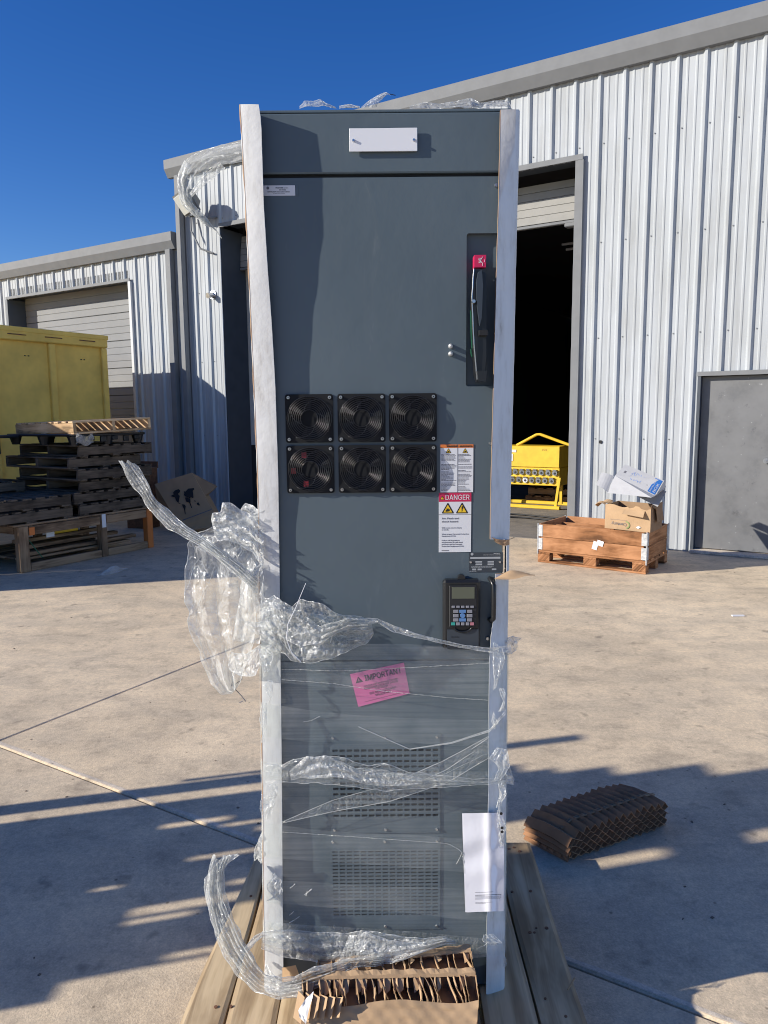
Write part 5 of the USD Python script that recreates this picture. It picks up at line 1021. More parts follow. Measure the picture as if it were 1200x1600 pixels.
# ------------------------------------------------------------------ stretch film
def resample(pts, n):
    pts = np.array(pts, float); d = np.r_[0, np.cumsum(np.linalg.norm(np.diff(pts[:, :2], axis=0), axis=1))]; t = np.linspace(0, d[-1], n)
    return np.stack([np.interp(t, d, pts[:, k]) for k in range(pts.shape[1])], 1)
def film_piece(name, parent, A, B, mat, ns=90, nt=34, amp=.012, fs=6.0, ft=9.0, folds=0, fold_amp=.006, seed=0, ragged=.0, side_ragged=0.0, bulge=0.0, label_=None, creases=None):
    """Film stretched between two edges, each a list of (px, py, y); crumpled along its length, with folds across its width."""
    amp, fs, ft = amp * .62, fs * 1.5, ft * 1.5
    a, b = resample(A, ns), resample(B, ns); s = np.linspace(0, 1, ns)[:, None]; t = np.linspace(0, 1, nt)[None, :]
    L = np.linalg.norm(np.diff(a[:, :2], axis=0), axis=1).sum() / 640; Wd = np.linalg.norm(a[:, :2] - b[:, :2], axis=1).mean() / 640
    sd_ = np.broadcast_to(s * L, (ns, nt)); td_ = np.broadcast_to(t * Wd, (ns, nt)); one = np.full((ns, nt), seed * 7.3)
    q1 = np.stack([sd_ * fs, td_ * ft * 2.2, one], -1); q2 = np.stack([sd_ * fs * 3.1 + td_ * ft, td_ * ft * 3.7, one + 3], -1)
    ridge = lambda v: 1 - 2 * np.abs(v - .5) * 2
    n1, n2 = ridge(meshkit.noise(q1, seed)) ** 1, ridge(meshkit.noise(q2 * 1.5, seed + 5)); q4_ = np.stack([sd_ * fs * 6 - td_ * ft * 2, td_ * ft * 6 + sd_ * fs * 2, one + 5], -1); n4 = ridge(meshkit.noise(q4_, seed + 6)); n3 = meshkit.noise(np.stack([sd_ * 3, td_ * 3, one + 9], -1), seed + 9) - .5
    jt = (meshkit.noise(np.stack([sd_ * 9, td_ * 9, one + 20], -1), seed + 11) - .5)
    tt = t + side_ragged * (meshkit.noise(np.stack([sd_ * 40, np.broadcast_to((t > .5) * 5.0, (ns, nt)), one], -1), seed + 3) - .5) * ((np.abs(t - .5) * 2) ** 6) + 0 * sd_
    tt = tt + .10 * jt * (1 - (np.abs(t - .5) * 2) ** 4)
    px = a[:, None, 0] * (1 - tt) + b[:, None, 0] * tt; py = a[:, None, 1] * (1 - tt) + b[:, None, 1] * tt; y = a[:, None, 2] * (1 - tt) + b[:, None, 2] * tt
    if ragged:                                # torn ends
        tg = np.gradient((a[:, :2] + b[:, :2]) / 2, axis=0); tg /= np.maximum(np.linalg.norm(tg, axis=1, keepdims=True), 1e-6)
        rg = (meshkit.fbm(np.stack([np.linspace(0, Wd * 60, nt), np.full(nt, seed), np.full(nt, 1.)], -1), 3, seed) - .5) * ragged * 640; w_ = (np.clip((s - .8) / .2, 0, 1) ** 2)
        px = px + w_ * rg[None] * tg[:, :1]; py = py + w_ * rg[None] * tg[:, 1:]
    y = y - amp * (n1 - .4) - amp * .55 * (n2 - .4) - amp * .28 * (n4 - .4) - amp * 1.2 * n3 - bulge * np.sin(math.pi * t) * np.sin(math.pi * s)
    if folds: y = y - fold_amp * (np.abs(((tt * folds + .5 * n3 + .35 * np.sin(s * 5 + seed)) % 1) * 2 - 1) * 2 - 1)
    pts = np.empty((ns, nt, 3))
    d = FW + RT * (px[..., None] - 600) / FPX + UP * (800 - py[..., None]) / FPX
    pts = CAM + d * (y[..., None] / d[..., 1:2])
    m = MB(); m.grid(pts); o_ = obj(name, m, mat, parent, smooth=28, label=label_)
    if creases is None: creases = int(nt * .45)
    cr = random.Random(seed * 13 + 1); m = MB()
    for k in range(creases + 2):               # bright rolled edges and sharp creases running along the film
        if k < 2: i0, i1, t0, dt = 0, ns - 1, k * (nt - 1), 0
        else: i0 = cr.randint(0, ns - 8); i1 = min(ns - 1, i0 + int(ns * cr.uniform(.06, .35)) + 4); t0, dt = cr.uniform(1, nt - 2), cr.uniform(-.35, .35) * nt
        ii = np.arange(i0, i1 + 1); tv = np.clip(t0 + dt * np.linspace(0, 1, len(ii)) + .4 * np.sin(ii * .35 + k), 0, nt - 1); j0 = np.minimum(tv.astype(int), nt - 2); fr_ = (tv - j0)[:, None]
        c_ = pts[ii, j0] * (1 - fr_) + pts[ii, j0 + 1] * fr_ + np.array([0, -.0006, 0]); r_c = (.0008 if k < 2 else cr.uniform(.0003, .0008)) * np.sin(np.linspace(.12, 1, len(ii)) * 2.9) ** .5
        m.tube(c_, np.maximum(r_c, .00012), 4)
    obj(name + '_crease', m, 'film_crease', parent, kind='stuff', smooth=True)
    return o_

sw = thing('stretch_wrap', 'torn clear stretch film wound round the lower half of the cabinet with loose tails', 'stretch film')
# taut layer across the front and round both sides
def taut(name, pyA, pyB, mat, y0=1.800, seed=0, wob=.0012, nx=60, nz=70):
    A_, B_ = np.array(pyA, float), np.array(pyB, float); m = MB(); rows_ = []
    for s in np.linspace(0, 1, nz):
        row = []
        for t in np.linspace(-.13, 1.13, nx):
            tc = min(max(t, 0), 1); py = np.interp(tc, np.linspace(0, 1, len(A_)), A_) * (1 - s) + np.interp(tc, np.linspace(0, 1, len(B_)), B_) * s
            k = (py - 1000) / 560; pxl, pxr = 407.5 + 7.5 * k, 792 - 4.5 * k; px = pxl + (pxr - pxl) * tc
            y = y0 - .002 + (.002 if .07 < tc < .93 else 0) + (max(0, .08 - tc) + max(0, tc - .92)) / .08 * .022 + wob * (meshkit.noise(np.array([tc * 5, s * 60, seed])) - .5)
            p_ = P(px, py, y)
            if t < 0: p_ = p_ + np.array([-.006 - .004 * -t, -t * 3.2, 0])
            if t > 1: p_ = p_ + np.array([.006, (t - 1) * 3.2, 0])
            row.append(p_)
        rows_.append(row)
    m.grid(np.array(rows_)); return obj(name, m, mat, sw, smooth=True)
taut('wrap_layer', [985, 1010, 1006, 1006, 1012, 1018], [1478, 1484, 1492, 1500, 1500, 1492], 'film_sheet', seed=1)
taut('wrap_band', [1004, 1012, 1006, 1007, 1014, 1020], [1062, 1072, 1076, 1080, 1086, 1090], 'film_sheet', y0=1.7985, seed=2, nz=24)
taut('wrap_band', [1098, 1110, 1118, 1122, 1124, 1126], [1150, 1160, 1158, 1160, 1166, 1160], 'film_sheet', y0=1.7975, seed=3, nz=20)
taut('wrap_band', [1190, 1200, 1205, 1206, 1205, 1206], [1216, 1222, 1226, 1228, 1226, 1222], 'film_band', y0=1.7965, seed=4, nz=16)
taut('wrap_band', [1285, 1296, 1302, 1304, 1310, 1312], [1340, 1345, 1350, 1355, 1362, 1370], 'film_sheet', y0=1.7972, seed=5, nz=20)
taut('wrap_band', [1440, 1446, 1450, 1455, 1462, 1470], [1480, 1486, 1494, 1500, 1500, 1492], 'film_band', y0=1.7962, seed=6, nz=20)
taut('wrap_band', [1375, 1378, 1384, 1386, 1388, 1394], [1410, 1416, 1422, 1426, 1436, 1440], 'film_sheet', y0=1.7968, seed=7, nz=20)
# drawn-out diagonal pulls
film_piece('stretched_pull', sw, [(441, 1284, 1.797), (520, 1250, 1.797), (600, 1228, 1.797), (690, 1190, 1.797), (764, 1150, 1.797)], [(441, 1286, 1.797), (520, 1268, 1.797), (610, 1252, 1.797), (700, 1222, 1.797), (764, 1184, 1.797)], 'film_band', amp=.0012, fs=2, ft=60, seed=3, creases=3)
film_piece('stretched_pull', sw, [(560, 1135, 1.797), (640, 1170, 1.797), (705, 1160, 1.797), (765, 1140, 1.796), (790, 1110, 1.80)], [(560, 1135.6, 1.797), (640, 1170.8, 1.797), (705, 1161.6, 1.797), (765, 1143, 1.796), (790, 1115, 1.80)], 'film_bunch', nt=6, amp=.001, seed=31)
# mid bunch across the vents
film_piece('bunched_band', sw, [(414, 1192, 1.792), (442, 1196, 1.785), (458, 1186, 1.776), (500, 1180, 1.772), (545, 1186, 1.772), (580, 1196, 1.775), (600, 1190, 1.775), (640, 1206, 1.778), (690, 1212, 1.782), (740, 1217, 1.787), (790, 1216, 1.797), (800, 1212, 1.81)],
           [(414, 1222, 1.792), (450, 1222, 1.785), (500, 1224, 1.78), (560, 1230, 1.778), (610, 1235, 1.778), (650, 1233, 1.780), (700, 1229, 1.783), (740, 1227, 1.788), (790, 1224, 1.797), (802, 1226, 1.81)], 'film_band', ns=160, nt=30, amp=.006, fs=16, ft=22, folds=2, fold_amp=.003, seed=4, side_ragged=.12)
film_piece('bunched_band', sw, [(452, 1204, 1.775), (480, 1182, 1.768), (520, 1184, 1.768), (556, 1200, 1.772), (600, 1204, 1.774), (660, 1216, 1.78)], [(455, 1218, 1.775), (490, 1216, 1.77), (530, 1214, 1.768), (570, 1224, 1.772), (620, 1228, 1.774), (660, 1224, 1.78)], 'film_torn', ns=90, nt=22, amp=.007, fs=22, ft=30, folds=2, fold_amp=.003, seed=5, side_ragged=.25)
# big torn bunch on the left front, drawn out into a strand to the right edge
film_piece('torn_bunch', sw, [(400, 950, 1.79), (428, 930, 1.782), (450, 950, 1.772), (470, 936, 1.762), (500, 945, 1.756), (530, 958, 1.762), (565, 964, 1.772), (580, 972, 1.78)], [(408, 1000, 1.79), (432, 1012, 1.785), (455, 1034, 1.776), (478, 1036, 1.766), (510, 1028, 1.762), (540, 1020, 1.768), (570, 1008, 1.776), (584, 990, 1.782)], 'film_veil', ns=120, nt=50, amp=.016, fs=11, ft=13, folds=3, fold_amp=.007, seed=6, side_ragged=.10)
film_piece('torn_bunch', sw, [(412, 935, 1.785), (445, 945, 1.77), (475, 960, 1.758), (500, 978, 1.755), (520, 972, 1.757), (545, 966, 1.765), (575, 968, 1.775)], [(415, 975, 1.785), (440, 1000, 1.772), (470, 1012, 1.76), (500, 1006, 1.758), (525, 990, 1.76), (545, 982, 1.766), (575, 980, 1.775)], 'film_torn', ns=110, nt=36, amp=.012, fs=14, ft=20, folds=3, fold_amp=.006, seed=7, side_ragged=.2)
film_piece('drawn_strand', sw, [(545, 966, 1.77), (590, 966, 1.775), (615, 978, 1.778), (650, 990, 1.78), (690, 1000, 1.783), (725, 1008, 1.786), (770, 1013, 1.79), (798, 1008, 1.805)], [(545, 980, 1.77), (590, 973, 1.775), (615, 988, 1.778), (650, 996, 1.78), (690, 1005, 1.783), (725, 1013, 1.786), (770, 1020, 1.79), (800, 1020, 1.805)], 'film_torn', ns=140, nt=14, amp=.005, fs=14, ft=40, folds=1, fold_amp=.003, seed=8, side_ragged=.3)
m = MB(); c = [(478, 911, 1.752), (470, 930, 1.752), (462, 950, 1.752), (450, 975, 1.757), (448, 1000, 1.764), (456, 1020, 1.768), (470, 1034, 1.77)]; m.tube([P(*q_) for q_ in resample(c, 40)], np.linspace(.0006, .0016, 40), 5); obj('white_strand', m, 'label_white', sw, smooth=True)
for c, r_ in (([(446, 960, 1.77), (440, 985, 1.772), (448, 1012, 1.772), (462, 1030, 1.772)], .0012), ([(560, 966, 1.765), (530, 975, 1.756), (520, 990, 1.756), (516, 1004, 1.76)], .0014), ([(440, 1062, 1.796), (520, 1068, 1.796), (600, 1080, 1.796), (700, 1090, 1.796), (762, 1094, 1.796)], .0007), ([(440, 1046, 1.796), (540, 1048, 1.796), (660, 1042, 1.796), (764, 1036, 1.796)], .0006), ([(440, 1300, 1.796), (560, 1308, 1.796), (700, 1318, 1.796), (722, 1330, 1.796), (726, 1365, 1.796)], .0007), ([(474, 1128, 1.796), (486, 1126, 1.796), (500, 1119, 1.796)], .0006)):
    m = MB(); m.tube([P(*q_) for q_ in resample(c, 40)], r_, 4); obj('film_thread', m, 'film_bunch', sw, smooth=True)
for (a, b) in (((453, 1388), (461, 1381)), ((476, 1398), (487, 1389)), ((452, 1430), (459, 1424)), ((478, 1400), (480, 1392)), ((452, 1442), (468, 1432)), ((713, 1350), (722, 1332))):
    m = MB(); m.tube([P(a[0], a[1], 1.7955), P((a[0] + b[0]) / 2 + .6, (a[1] + b[1]) / 2, 1.794), P(b[0], b[1], 1.7955)], .0009, 4); obj('film_crease', m, 'film_bunch', sw)
# veil hanging off the left side, and the twisted tail blown upwards from it
film_piece('hanging_veil', sw, [(412, 795, 1.84), (380, 810, 1.87), (340, 820, 1.90), (308, 832, 1.92), (292, 850, 1.93), (292, 900, 1.93), (290, 940, 1.93), (297, 985, 1.93), (315, 1030, 1.93), (330, 1068, 1.93), (345, 1085, 1.93), (362, 1084, 1.92)], [(414, 815, 1.83), (410, 850, 1.84), (408, 880, 1.85), (404, 900, 1.85), (404, 930, 1.85), (402, 960, 1.85), (400, 985, 1.86), (396, 1005, 1.86), (388, 1030, 1.87), (380, 1050, 1.88), (375, 1066, 1.90), (368, 1078, 1.91)], 'film_veil', ns=150, nt=60, amp=.024, fs=5, ft=5, folds=3, fold_amp=.014, seed=12, side_ragged=.10)
film_piece('hanging_veil', sw, [(408, 880, 1.81), (380, 905, 1.81), (372, 950, 1.81), (366, 985, 1.815), (362, 1000, 1.82)], [(412, 900, 1.80), (412, 930, 1.80), (410, 960, 1.80), (408, 990, 1.80), (404, 1006, 1.805)], 'film_torn', ns=70, nt=34, amp=.016, fs=8, ft=9, folds=3, fold_amp=.009, seed=13, side_ragged=.15)
film_piece('hanging_veil', sw, [(408, 1005, 1.80), (385, 1022, 1.81), (362, 1018, 1.83), (356, 1040, 1.84)], [(408, 1035, 1.80), (400, 1055, 1.80), (375, 1056, 1.82), (358, 1046, 1.84)], 'film_torn', ns=40, nt=22, amp=.008, fs=8, ft=8, seed=14, side_ragged=.1, label_='milky scrap of film at the left')
film_piece('torn_crest', sw, [(412, 830, 1.82), (385, 800, 1.83), (362, 790, 1.83), (348, 787, 1.83), (345, 800, 1.83), (332, 802, 1.835), (330, 812, 1.84)], [(412, 890, 1.81), (395, 862, 1.815), (372, 850, 1.82), (358, 845, 1.825), (345, 848, 1.83), (338, 842, 1.835), (336, 838, 1.84)], 'film_bunch', ns=80, nt=44, amp=.016, fs=9, ft=10, folds=3, fold_amp=.010, seed=15, side_ragged=.25)
film_piece('torn_crest', sw, [(408, 800, 1.86), (395, 788, 1.87), (384, 788, 1.875), (376, 796, 1.88)], [(410, 830, 1.86), (400, 822, 1.86), (388, 815, 1.87), (378, 808, 1.88)], 'film_torn', ns=40, nt=24, amp=.010, fs=9, ft=9, folds=2, fold_amp=.006, seed=16, side_ragged=.2)
film_piece('twisted_tail', sw, [(404, 905, 1.80), (375, 880, 1.80), (345, 858, 1.81), (318, 838, 1.82), (295, 826, 1.83), (278, 812, 1.84), (262, 795, 1.85), (246, 782, 1.86), (238, 770, 1.865), (230, 748, 1.875), (215, 728, 1.885), (203, 714, 1.89)], [(398, 925, 1.80), (370, 895, 1.80), (340, 872, 1.81), (312, 852, 1.82), (290, 840, 1.83), (262, 826, 1.84), (245, 812, 1.85), (232, 795, 1.86), (222, 778, 1.865), (208, 760, 1.875), (196, 740, 1.885), (187, 722, 1.89)], 'film_bunch', ns=190, nt=30, amp=.010, fs=12, ft=22, folds=5, fold_amp=.006, seed=17, side_ragged=.2, ragged=.05)
film_piece('twisted_tail', sw, [(400, 912, 1.792), (372, 888, 1.792), (342, 866, 1.80), (318, 846, 1.81)], [(396, 920, 1.792), (366, 896, 1.792), (338, 872, 1.80), (312, 850, 1.81)], 'film_bunch', ns=60, nt=14, amp=.005, fs=20, ft=40, folds=2, fold_amp=.005, seed=18)
film_piece('torn_lip', sw, [(378, 970, 1.80), (395, 975, 1.795), (410, 972, 1.79), (430, 975, 1.787), (445, 978, 1.787)], [(392, 988, 1.80), (402, 992, 1.795), (415, 996, 1.79), (430, 1000, 1.787), (445, 996, 1.787)], 'film_torn', ns=60, nt=22, amp=.010, fs=15, ft=18, folds=2, fold_amp=.005, seed=19, side_ragged=.35)
m = MB()
for c in ([(362, 1050, 1.91), (366, 1075, 1.91), (378, 1088, 1.90), (384, 1096, 1.90)], [(372, 1040, 1.90), (364, 1058, 1.905), (362, 1072, 1.91)], [(378, 1046, 1.90), (378, 1062, 1.90), (366, 1070, 1.905)], [(380, 1095, 1.90), (374, 1098, 1.90)]): m.tube([P(*q_) for q_ in resample(c, 16)], .0011, 4)
obj('dark_thread', m, 'ink_grey', sw)
# small snags along both corner boards
sr = random.Random(21)
for k, (px, py, w_, h_) in enumerate(((418, 1035, 13, 24), (421, 1082, 9, 18), (414, 1128, 7, 34), (426, 1012, 15, 12), (418, 1262, 13, 20), (427, 1236, 9, 12), (777, 1040, 16, 38), (786, 1092, 7, 20), (773, 1126, 6, 14), (780, 1196, 15, 26), (784, 1240, 8, 22), (784, 1292, 7, 34), (771, 1468, 15, 10), (428, 1388, 14, 20))):
    j = lambda a: sr.uniform(-a, a)
    A_ = [(px - w_ * .5 + j(w_ * .6), py - h_ + j(4), 1.796), (px - w_ * .9 + j(w_ * .3), py - h_ * .3 + j(6), 1.79), (px - w_ * .3 + j(w_ * .5), py + h_ * .4 + j(5), 1.791), (px - w_ * .8 + j(w_ * .5), py + h_, 1.796)]
    B_ = [(px + w_ * .4 + j(w_ * .6), py - h_ * .8 + j(4), 1.796), (px + w_ * .9 + j(w_ * .3), py - h_ * .1 + j(8), 1.79), (px + w_ * .3 + j(w_ * .4), py + h_ * .5 + j(5), 1.791), (px + w_ * .2 + j(w_ * .4), py + h_ * .9, 1.796)]
    film_piece('snag', sw, A_, B_, 'film_veil', ns=34, nt=20, amp=.005, fs=40, ft=40, folds=2, fold_amp=.002, seed=40 + k, side_ragged=.5, creases=5)
for k, (A_, B_) in enumerate((([(790, 1000, 1.81), (802, 994, 1.83), (812, 998, 1.84)], [(790, 1022, 1.81), (800, 1024, 1.83), (806, 1018, 1.84)]), ([(790, 1185, 1.81), (796, 1200, 1.83), (806, 1222, 1.85)], [(790, 1222, 1.81), (796, 1224, 1.83), (804, 1226, 1.85)]), ([(411, 1300, 1.82), (404, 1310, 1.85), (398, 1330, 1.88), (396, 1345, 1.89)], [(413, 1345, 1.82), (408, 1352, 1.85), (402, 1340, 1.88), (397, 1348, 1.89)]), ([(786, 1490, 1.80), (792, 1500, 1.81)], [(786, 1515, 1.80), (790, 1510, 1.81)]))):
    film_piece('side_scrap', sw, A_, B_, 'film_torn', ns=34, nt=22, amp=.010, fs=15, ft=15, folds=2, fold_amp=.005, seed=60 + k, side_ragged=.3, ragged=.02)
# bottom roll and the long tail over the skid
film_piece('bottom_roll', sw, [(410, 1455, 1.80), (440, 1452, 1.793), (500, 1456, 1.79), (545, 1458, 1.782), (565, 1454, 1.77), (585, 1456, 1.766), (620, 1462, 1.762), (660, 1466, 1.76), (695, 1463, 1.765), (712, 1472, 1.775)], [(408, 1482, 1.80), (438, 1494, 1.788), (480, 1500, 1.776), (510, 1506, 1.765), (545, 1504, 1.755), (575, 1504, 1.748), (612, 1506, 1.744), (650, 1492, 1.748), (690, 1476, 1.757), (712, 1474, 1.775)], 'film_veil', ns=150, nt=40, amp=.010, fs=12, ft=16, folds=3, fold_amp=.006, seed=22, side_ragged=.08)
film_piece('bottom_roll', sw, [(545, 1462, 1.77), (572, 1456, 1.757), (590, 1464, 1.75), (625, 1472, 1.746), (665, 1472, 1.746), (695, 1466, 1.752), (710, 1470, 1.765)], [(530, 1500, 1.757), (570, 1500, 1.742), (610, 1504, 1.736), (640, 1496, 1.738), (672, 1484, 1.744), (698, 1474, 1.752), (712, 1474, 1.765)], 'film_bunch', ns=90, nt=26, amp=.006, fs=12, ft=30, folds=2, fold_amp=.005, seed=23, side_ragged=.1)
film_piece('trailing_tail', sw, [(600, 1490, 1.742), (550, 1497, 1.73), (520, 1504, 1.715), (490, 1512, 1.70), (462, 1524, 1.69), (440, 1528, 1.69), (416, 1522, 1.70), (400, 1504, 1.71), (386, 1478, 1.72), (372, 1450, 1.73), (360, 1422, 1.745), (352, 1390, 1.76), (350, 1360, 1.77), (362, 1338, 1.78)], [(600, 1508, 1.738), (555, 1512, 1.72), (525, 1528, 1.705), (495, 1544, 1.69), (465, 1556, 1.68), (435, 1561, 1.68), (400, 1550, 1.69), (372, 1525, 1.70), (350, 1495, 1.71), (336, 1462, 1.72), (328, 1425, 1.735), (322, 1390, 1.75), (326, 1360, 1.765), (332, 1338, 1.775)], 'film_bunch', ns=230, nt=34, amp=.009, fs=9, ft=20, folds=6, fold_amp=.006, seed=24, side_ragged=.12, ragged=.03)
film_piece('trailing_tail', sw, [(350, 1336, 1.775), (345, 1370, 1.765), (348, 1410, 1.745), (362, 1440, 1.73), (376, 1470, 1.72), (398, 1500, 1.71)], [(318, 1374, 1.77), (322, 1400, 1.755), (330, 1440, 1.735), (342, 1470, 1.722), (362, 1500, 1.712), (380, 1522, 1.70)], 'film_veil', ns=100, nt=30, amp=.014, fs=7, ft=10, folds=6, fold_amp=.006, seed=25, side_ragged=.18)
film_piece('trailing_tail', sw, [(348, 1336, 1.778), (356, 1337, 1.776), (372, 1334, 1.776)], [(346, 1362, 1.775), (354, 1350, 1.774), (374, 1336, 1.776)], 'film_torn', ns=20, nt=14, amp=.004, fs=10, ft=10, seed=26)
film_piece('side_loop', sw, [(414, 1500, 1.80), (424, 1520, 1.782), (440, 1535, 1.765), (470, 1540, 1.745)], [(412, 1545, 1.80), (420, 1552, 1.775), (440, 1557, 1.755), (470, 1556, 1.74)], 'film_bunch', ns=50, nt=24, amp=.006, fs=14, ft=16, folds=2, fold_amp=.004, seed=27)
film_piece('side_loop', sw, [(412, 1455, 1.80), (398, 1462, 1.79), (384, 1478, 1.77), (374, 1490, 1.75)], [(412, 1462, 1.80), (400, 1472, 1.79), (388, 1486, 1.77), (376, 1496, 1.75)], 'film_bunch', ns=36, nt=10, amp=.004, fs=20, ft=20, folds=1, fold_amp=.003, seed=28)

tw = thing('loose_top_film', 'clear film blown off the top left corner of the cabinet, hanging in a thin tail', 'plastic film')
film_piece('top_fold', tw, [(408, 224, 1.93), (378, 222, 1.95), (350, 226, 1.97), (322, 234, 1.99), (298, 243, 2.0), (286, 254, 2.0), (278, 272, 2.0), (277, 292, 2.0), (283, 318, 2.0), (300, 335, 2.0), (322, 352, 2.0)], [(408, 252, 1.93), (378, 252, 1.945), (362, 256, 1.955), (345, 255, 1.965), (330, 262, 1.975), (318, 275, 1.98), (306, 288, 1.985), (299, 300, 1.99), (300, 318, 1.995), (314, 336, 2.0), (330, 356, 2.0)], 'film_veil', ns=150, nt=40, amp=.018, fs=6, ft=14, folds=3, fold_amp=.010, seed=33, side_ragged=.08, ragged=.03)
film_piece('hanging_tail', tw, [(288, 250, 1.99), (277, 280, 1.99), (281, 310, 1.99), (296, 330, 1.995), (318, 346, 2.0), (336, 358, 2.0)], [(300, 262, 1.985), (288, 284, 1.985), (294, 306, 1.985), (308, 326, 1.99), (324, 342, 2.0), (345, 369, 2.0)], 'film_bunch', ns=100, nt=20, amp=.008, fs=14, ft=26, folds=2, fold_amp=.006, seed=34, side_ragged=.2)
film_piece('hanging_tail', tw, [(345, 256, 1.955), (325, 268, 1.965), (310, 284, 1.97), (296, 302, 1.975)], [(352, 262, 1.955), (334, 278, 1.965), (316, 292, 1.97), (300, 308, 1.975)], 'film_torn', ns=50, nt=14, amp=.006, fs=20, ft=30, folds=1, fold_amp=.005, seed=35)
m = MB(); m.tube([P(*q_) for q_ in resample([(318, 340, 2.0), (330, 352, 2.0), (338, 362, 2.0), (346, 372, 2.0)], 12)], .0012, 4); obj('thread_end', m, 'film_bunch', tw)
ts = thing('crumpled_top_film', 'crumpled clear film scraps lying along the top of the cabinet', 'plastic film')
for k, (A_, B_) in enumerate((([(468, 166, 1.86), (476, 158, 1.87), (490, 159, 1.88), (500, 156, 1.88), (510, 162, 1.87), (524, 167, 1.86)], [(468, 170, 1.90), (480, 166, 1.92), (495, 166, 1.93), (505, 165, 1.93), (515, 168, 1.92), (526, 170, 1.90)]), ([(530, 166, 1.86), (545, 163, 1.87), (562, 166, 1.86)], [(530, 169, 1.90), (545, 168, 1.9), (562, 169, 1.9)]),
                            ([(563, 168, 1.87), (575, 158, 1.875), (590, 149, 1.88), (603, 144, 1.88), (609, 148, 1.88)], [(586, 168, 1.88), (592, 160, 1.885), (599, 152, 1.885), (606, 147, 1.885), (610, 149, 1.88)]), ([(640, 166, 1.86), (660, 160, 1.87), (685, 162, 1.87), (712, 160, 1.88), (735, 154, 1.88), (750, 162, 1.87), (770, 158, 1.86), (795, 157, 1.86), (798, 166, 1.86)], [(640, 170, 1.92), (660, 169, 1.92), (685, 169, 1.92), (712, 168, 1.93), (735, 168, 1.93), (750, 169, 1.92), (770, 168, 1.92), (794, 168, 1.9), (798, 169, 1.9)]))):
    film_piece('film_scrap', ts, A_, B_, 'film_bunch', ns=80, nt=20, amp=.012, fs=20, ft=20, folds=2, fold_amp=.005, seed=80 + k, side_ragged=.3)
m = MB(); m.tube([P(609, 147, 1.88), P(614, 148, 1.88), P(618, 149, 1.88)], .001, 4); obj('dark_thread', m, 'ink', ts)

gp_ = thing('plastic_scrap', 'crumpled scrap of clear plastic on the shaded concrete before the timber frame', 'plastic scrap', loc=(0, 0, 0))
gx, gy = np.meshgrid(np.linspace(0, 1, 24), np.linspace(0, 1, 14), indexing='ij'); c0 = on_ground(152, 900); c1 = on_ground(200, 889); du = c1 - c0
nz = meshkit.noise(np.stack([gx * 5, gy * 4, gx * 0], -1), 3); rad_ = 1 - .35 * meshkit.noise(np.stack([gx * 7, gy * 7, gx * 0 + 3], -1), 8)
pts = c0 + gx[..., None] * du + ((gy - .5) * .24 * rad_ * np.sin(np.pi * np.clip(gx, .06, .94)))[..., None] * np.array([-.2, 1, 0]) + np.stack([gx * 0, gx * 0, .004 + .07 * nz * np.sin(np.pi * gx) * np.sin(np.pi * gy)], -1)
m = MB(); m.grid(pts); obj('crumpled_film', m, 'film_torn', gp_, smooth=True)
lit = MB()                                    # crumbs and chips on the concrete
r_ = random.Random(4)
for k in range(40):
    c = on_ground(r_.uniform(0, 1200), 870 + 720 * r_.random() ** 1.3); s = r_.uniform(.0025, .006); v, f = cbox((s, s * r_.uniform(.4, .9), s * .3), s * .1); a = r_.uniform(0, 3); v = np.c_[v[:, 0] * math.cos(a) - v[:, 1] * math.sin(a), v[:, 0] * math.sin(a) + v[:, 1] * math.cos(a), v[:, 2]]; lit.add(v + c + [0, 0, s * .3], f)
obj('litter', lit, 'debris', None, label='small dark crumbs and wood chips strewn over the concrete yard', kind='stuff')
for px, py, lab, mt, s in ((1153, 963, 'small white chip lying on the sunny concrete at the right', 'label_white', .05), (800, 1000, None, None, 0), (1066, 985, None, None, 0)):
    if lab: c = on_ground(px, py); m = MB(); m.box(c[0] - s, c[0] + s, c[1] - .012, c[1] + .012, .001, .012, .003); obj('white_chip', m, mt, None, label=lab, cat='chip')

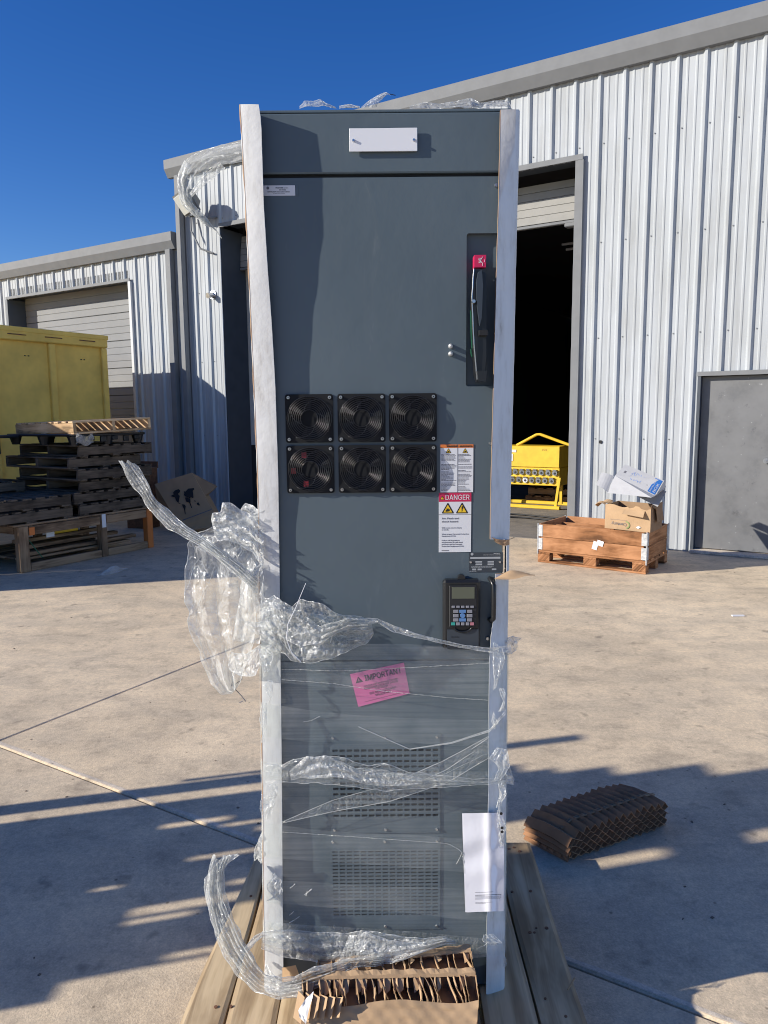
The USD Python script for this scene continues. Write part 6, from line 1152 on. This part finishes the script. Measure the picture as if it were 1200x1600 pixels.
# ------------------------------------------------------------------ things left of the frame whose shadows fall into it
def SH(X, p): return np.array([X, (p + math.sin(SUN_AZ) * X) / math.cos(SUN_AZ), 0])
du_ = thing('dark_dumpster', 'long dark steel dumpster left of the picture beside the yellow container', 'dumpster')
DX = -6.6; tanl = math.tan(SUN_EL) / math.cos(SUN_AZ)
def dbox(name, p0, p1, x0, x1, z0, z1, mat='trim_dark', par=du_):
    a, b, c, d = SH(x0, p0), SH(x0, p1), SH(x1, p1), SH(x1, p0); v = np.array([*[q + [0, 0, z0] for q in (a, b, c, d)], *[q + [0, 0, z1] for q in (a, b, c, d)]]); m = MB(); m.add(v, [[0, 1, 2, 3], [7, 6, 5, 4], [0, 4, 5, 1], [1, 5, 6, 2], [2, 6, 7, 3], [3, 7, 4, 0]]); return obj(name, m, mat, par)
dbox('body', 7.72, 8.55, DX - 1.6, DX, .05, 2.25); dbox('body', 8.56, 9.62, DX - 1.6, DX, .05, 2.74)
ls = thing('leaning_boards', 'upright boards and crate sides left of the picture', 'boards')
LX = -3.6
H = lambda X: (X - LX) * tanl                 # height whose shadow ends at X
wins = [(2.47, 2.63, .40, .68), (2.955, 2.985, -.95, -.66), (2.905, 2.925, -.70, -.45), (2.70, 2.722, -.78, -.46), (2.60, 2.612, -1.08, -.96), (2.425, 2.465, -.9, -.42), (2.385, 2.405, -.9, -.66), (2.19, 2.21, -.72, -.42), (2.265, 2.315, .72, 1.06), (2.25, 2.32, 1.42, 2.2), (2.84, 2.875, -.55, -.30), (2.515, 2.535, -.6, -.3)]
def upright(p0, p1, top, x=LX, bottom=0.0):
    pg = sbox(p0, bottom, p1, top).difference(unary_union([sbox(w[0], H(w[2]), w[1], H(w[3])) for w in wins]))
    for g_ in getattr(pg, 'geoms', [pg]):
        mm = trimesh.creation.extrude_polygon(g_, .03, engine='earcut'); v = np.array(mm.vertices)
        m = MB(); m.add(np.array([SH(x + q[2], q[0]) + [0, 0, q[1]] for q in v]), np.array(mm.faces)); obj('board', m, 'wood_mid', ls)
for p0, p1, h in ((3.255, 3.325, 1.0), (3.235, 3.256, -.45), (3.10, 3.17, .35), (3.02, 3.10, .62), (2.97, 3.02, .78), (2.88, 2.97, 1.05), (2.76, 2.88, 1.5), (2.64, 2.76, 2.0), (2.50, 2.64, 2.6), (2.36, 2.50, 2.6), (2.235, 2.36, 2.4), (2.17, 2.235, -.25), (2.10, 2.17, -1.0)):
    upright(p0, p1, H(h))
upright(3.335, 3.36, H(-.45), LX + .05, H(-1.0))
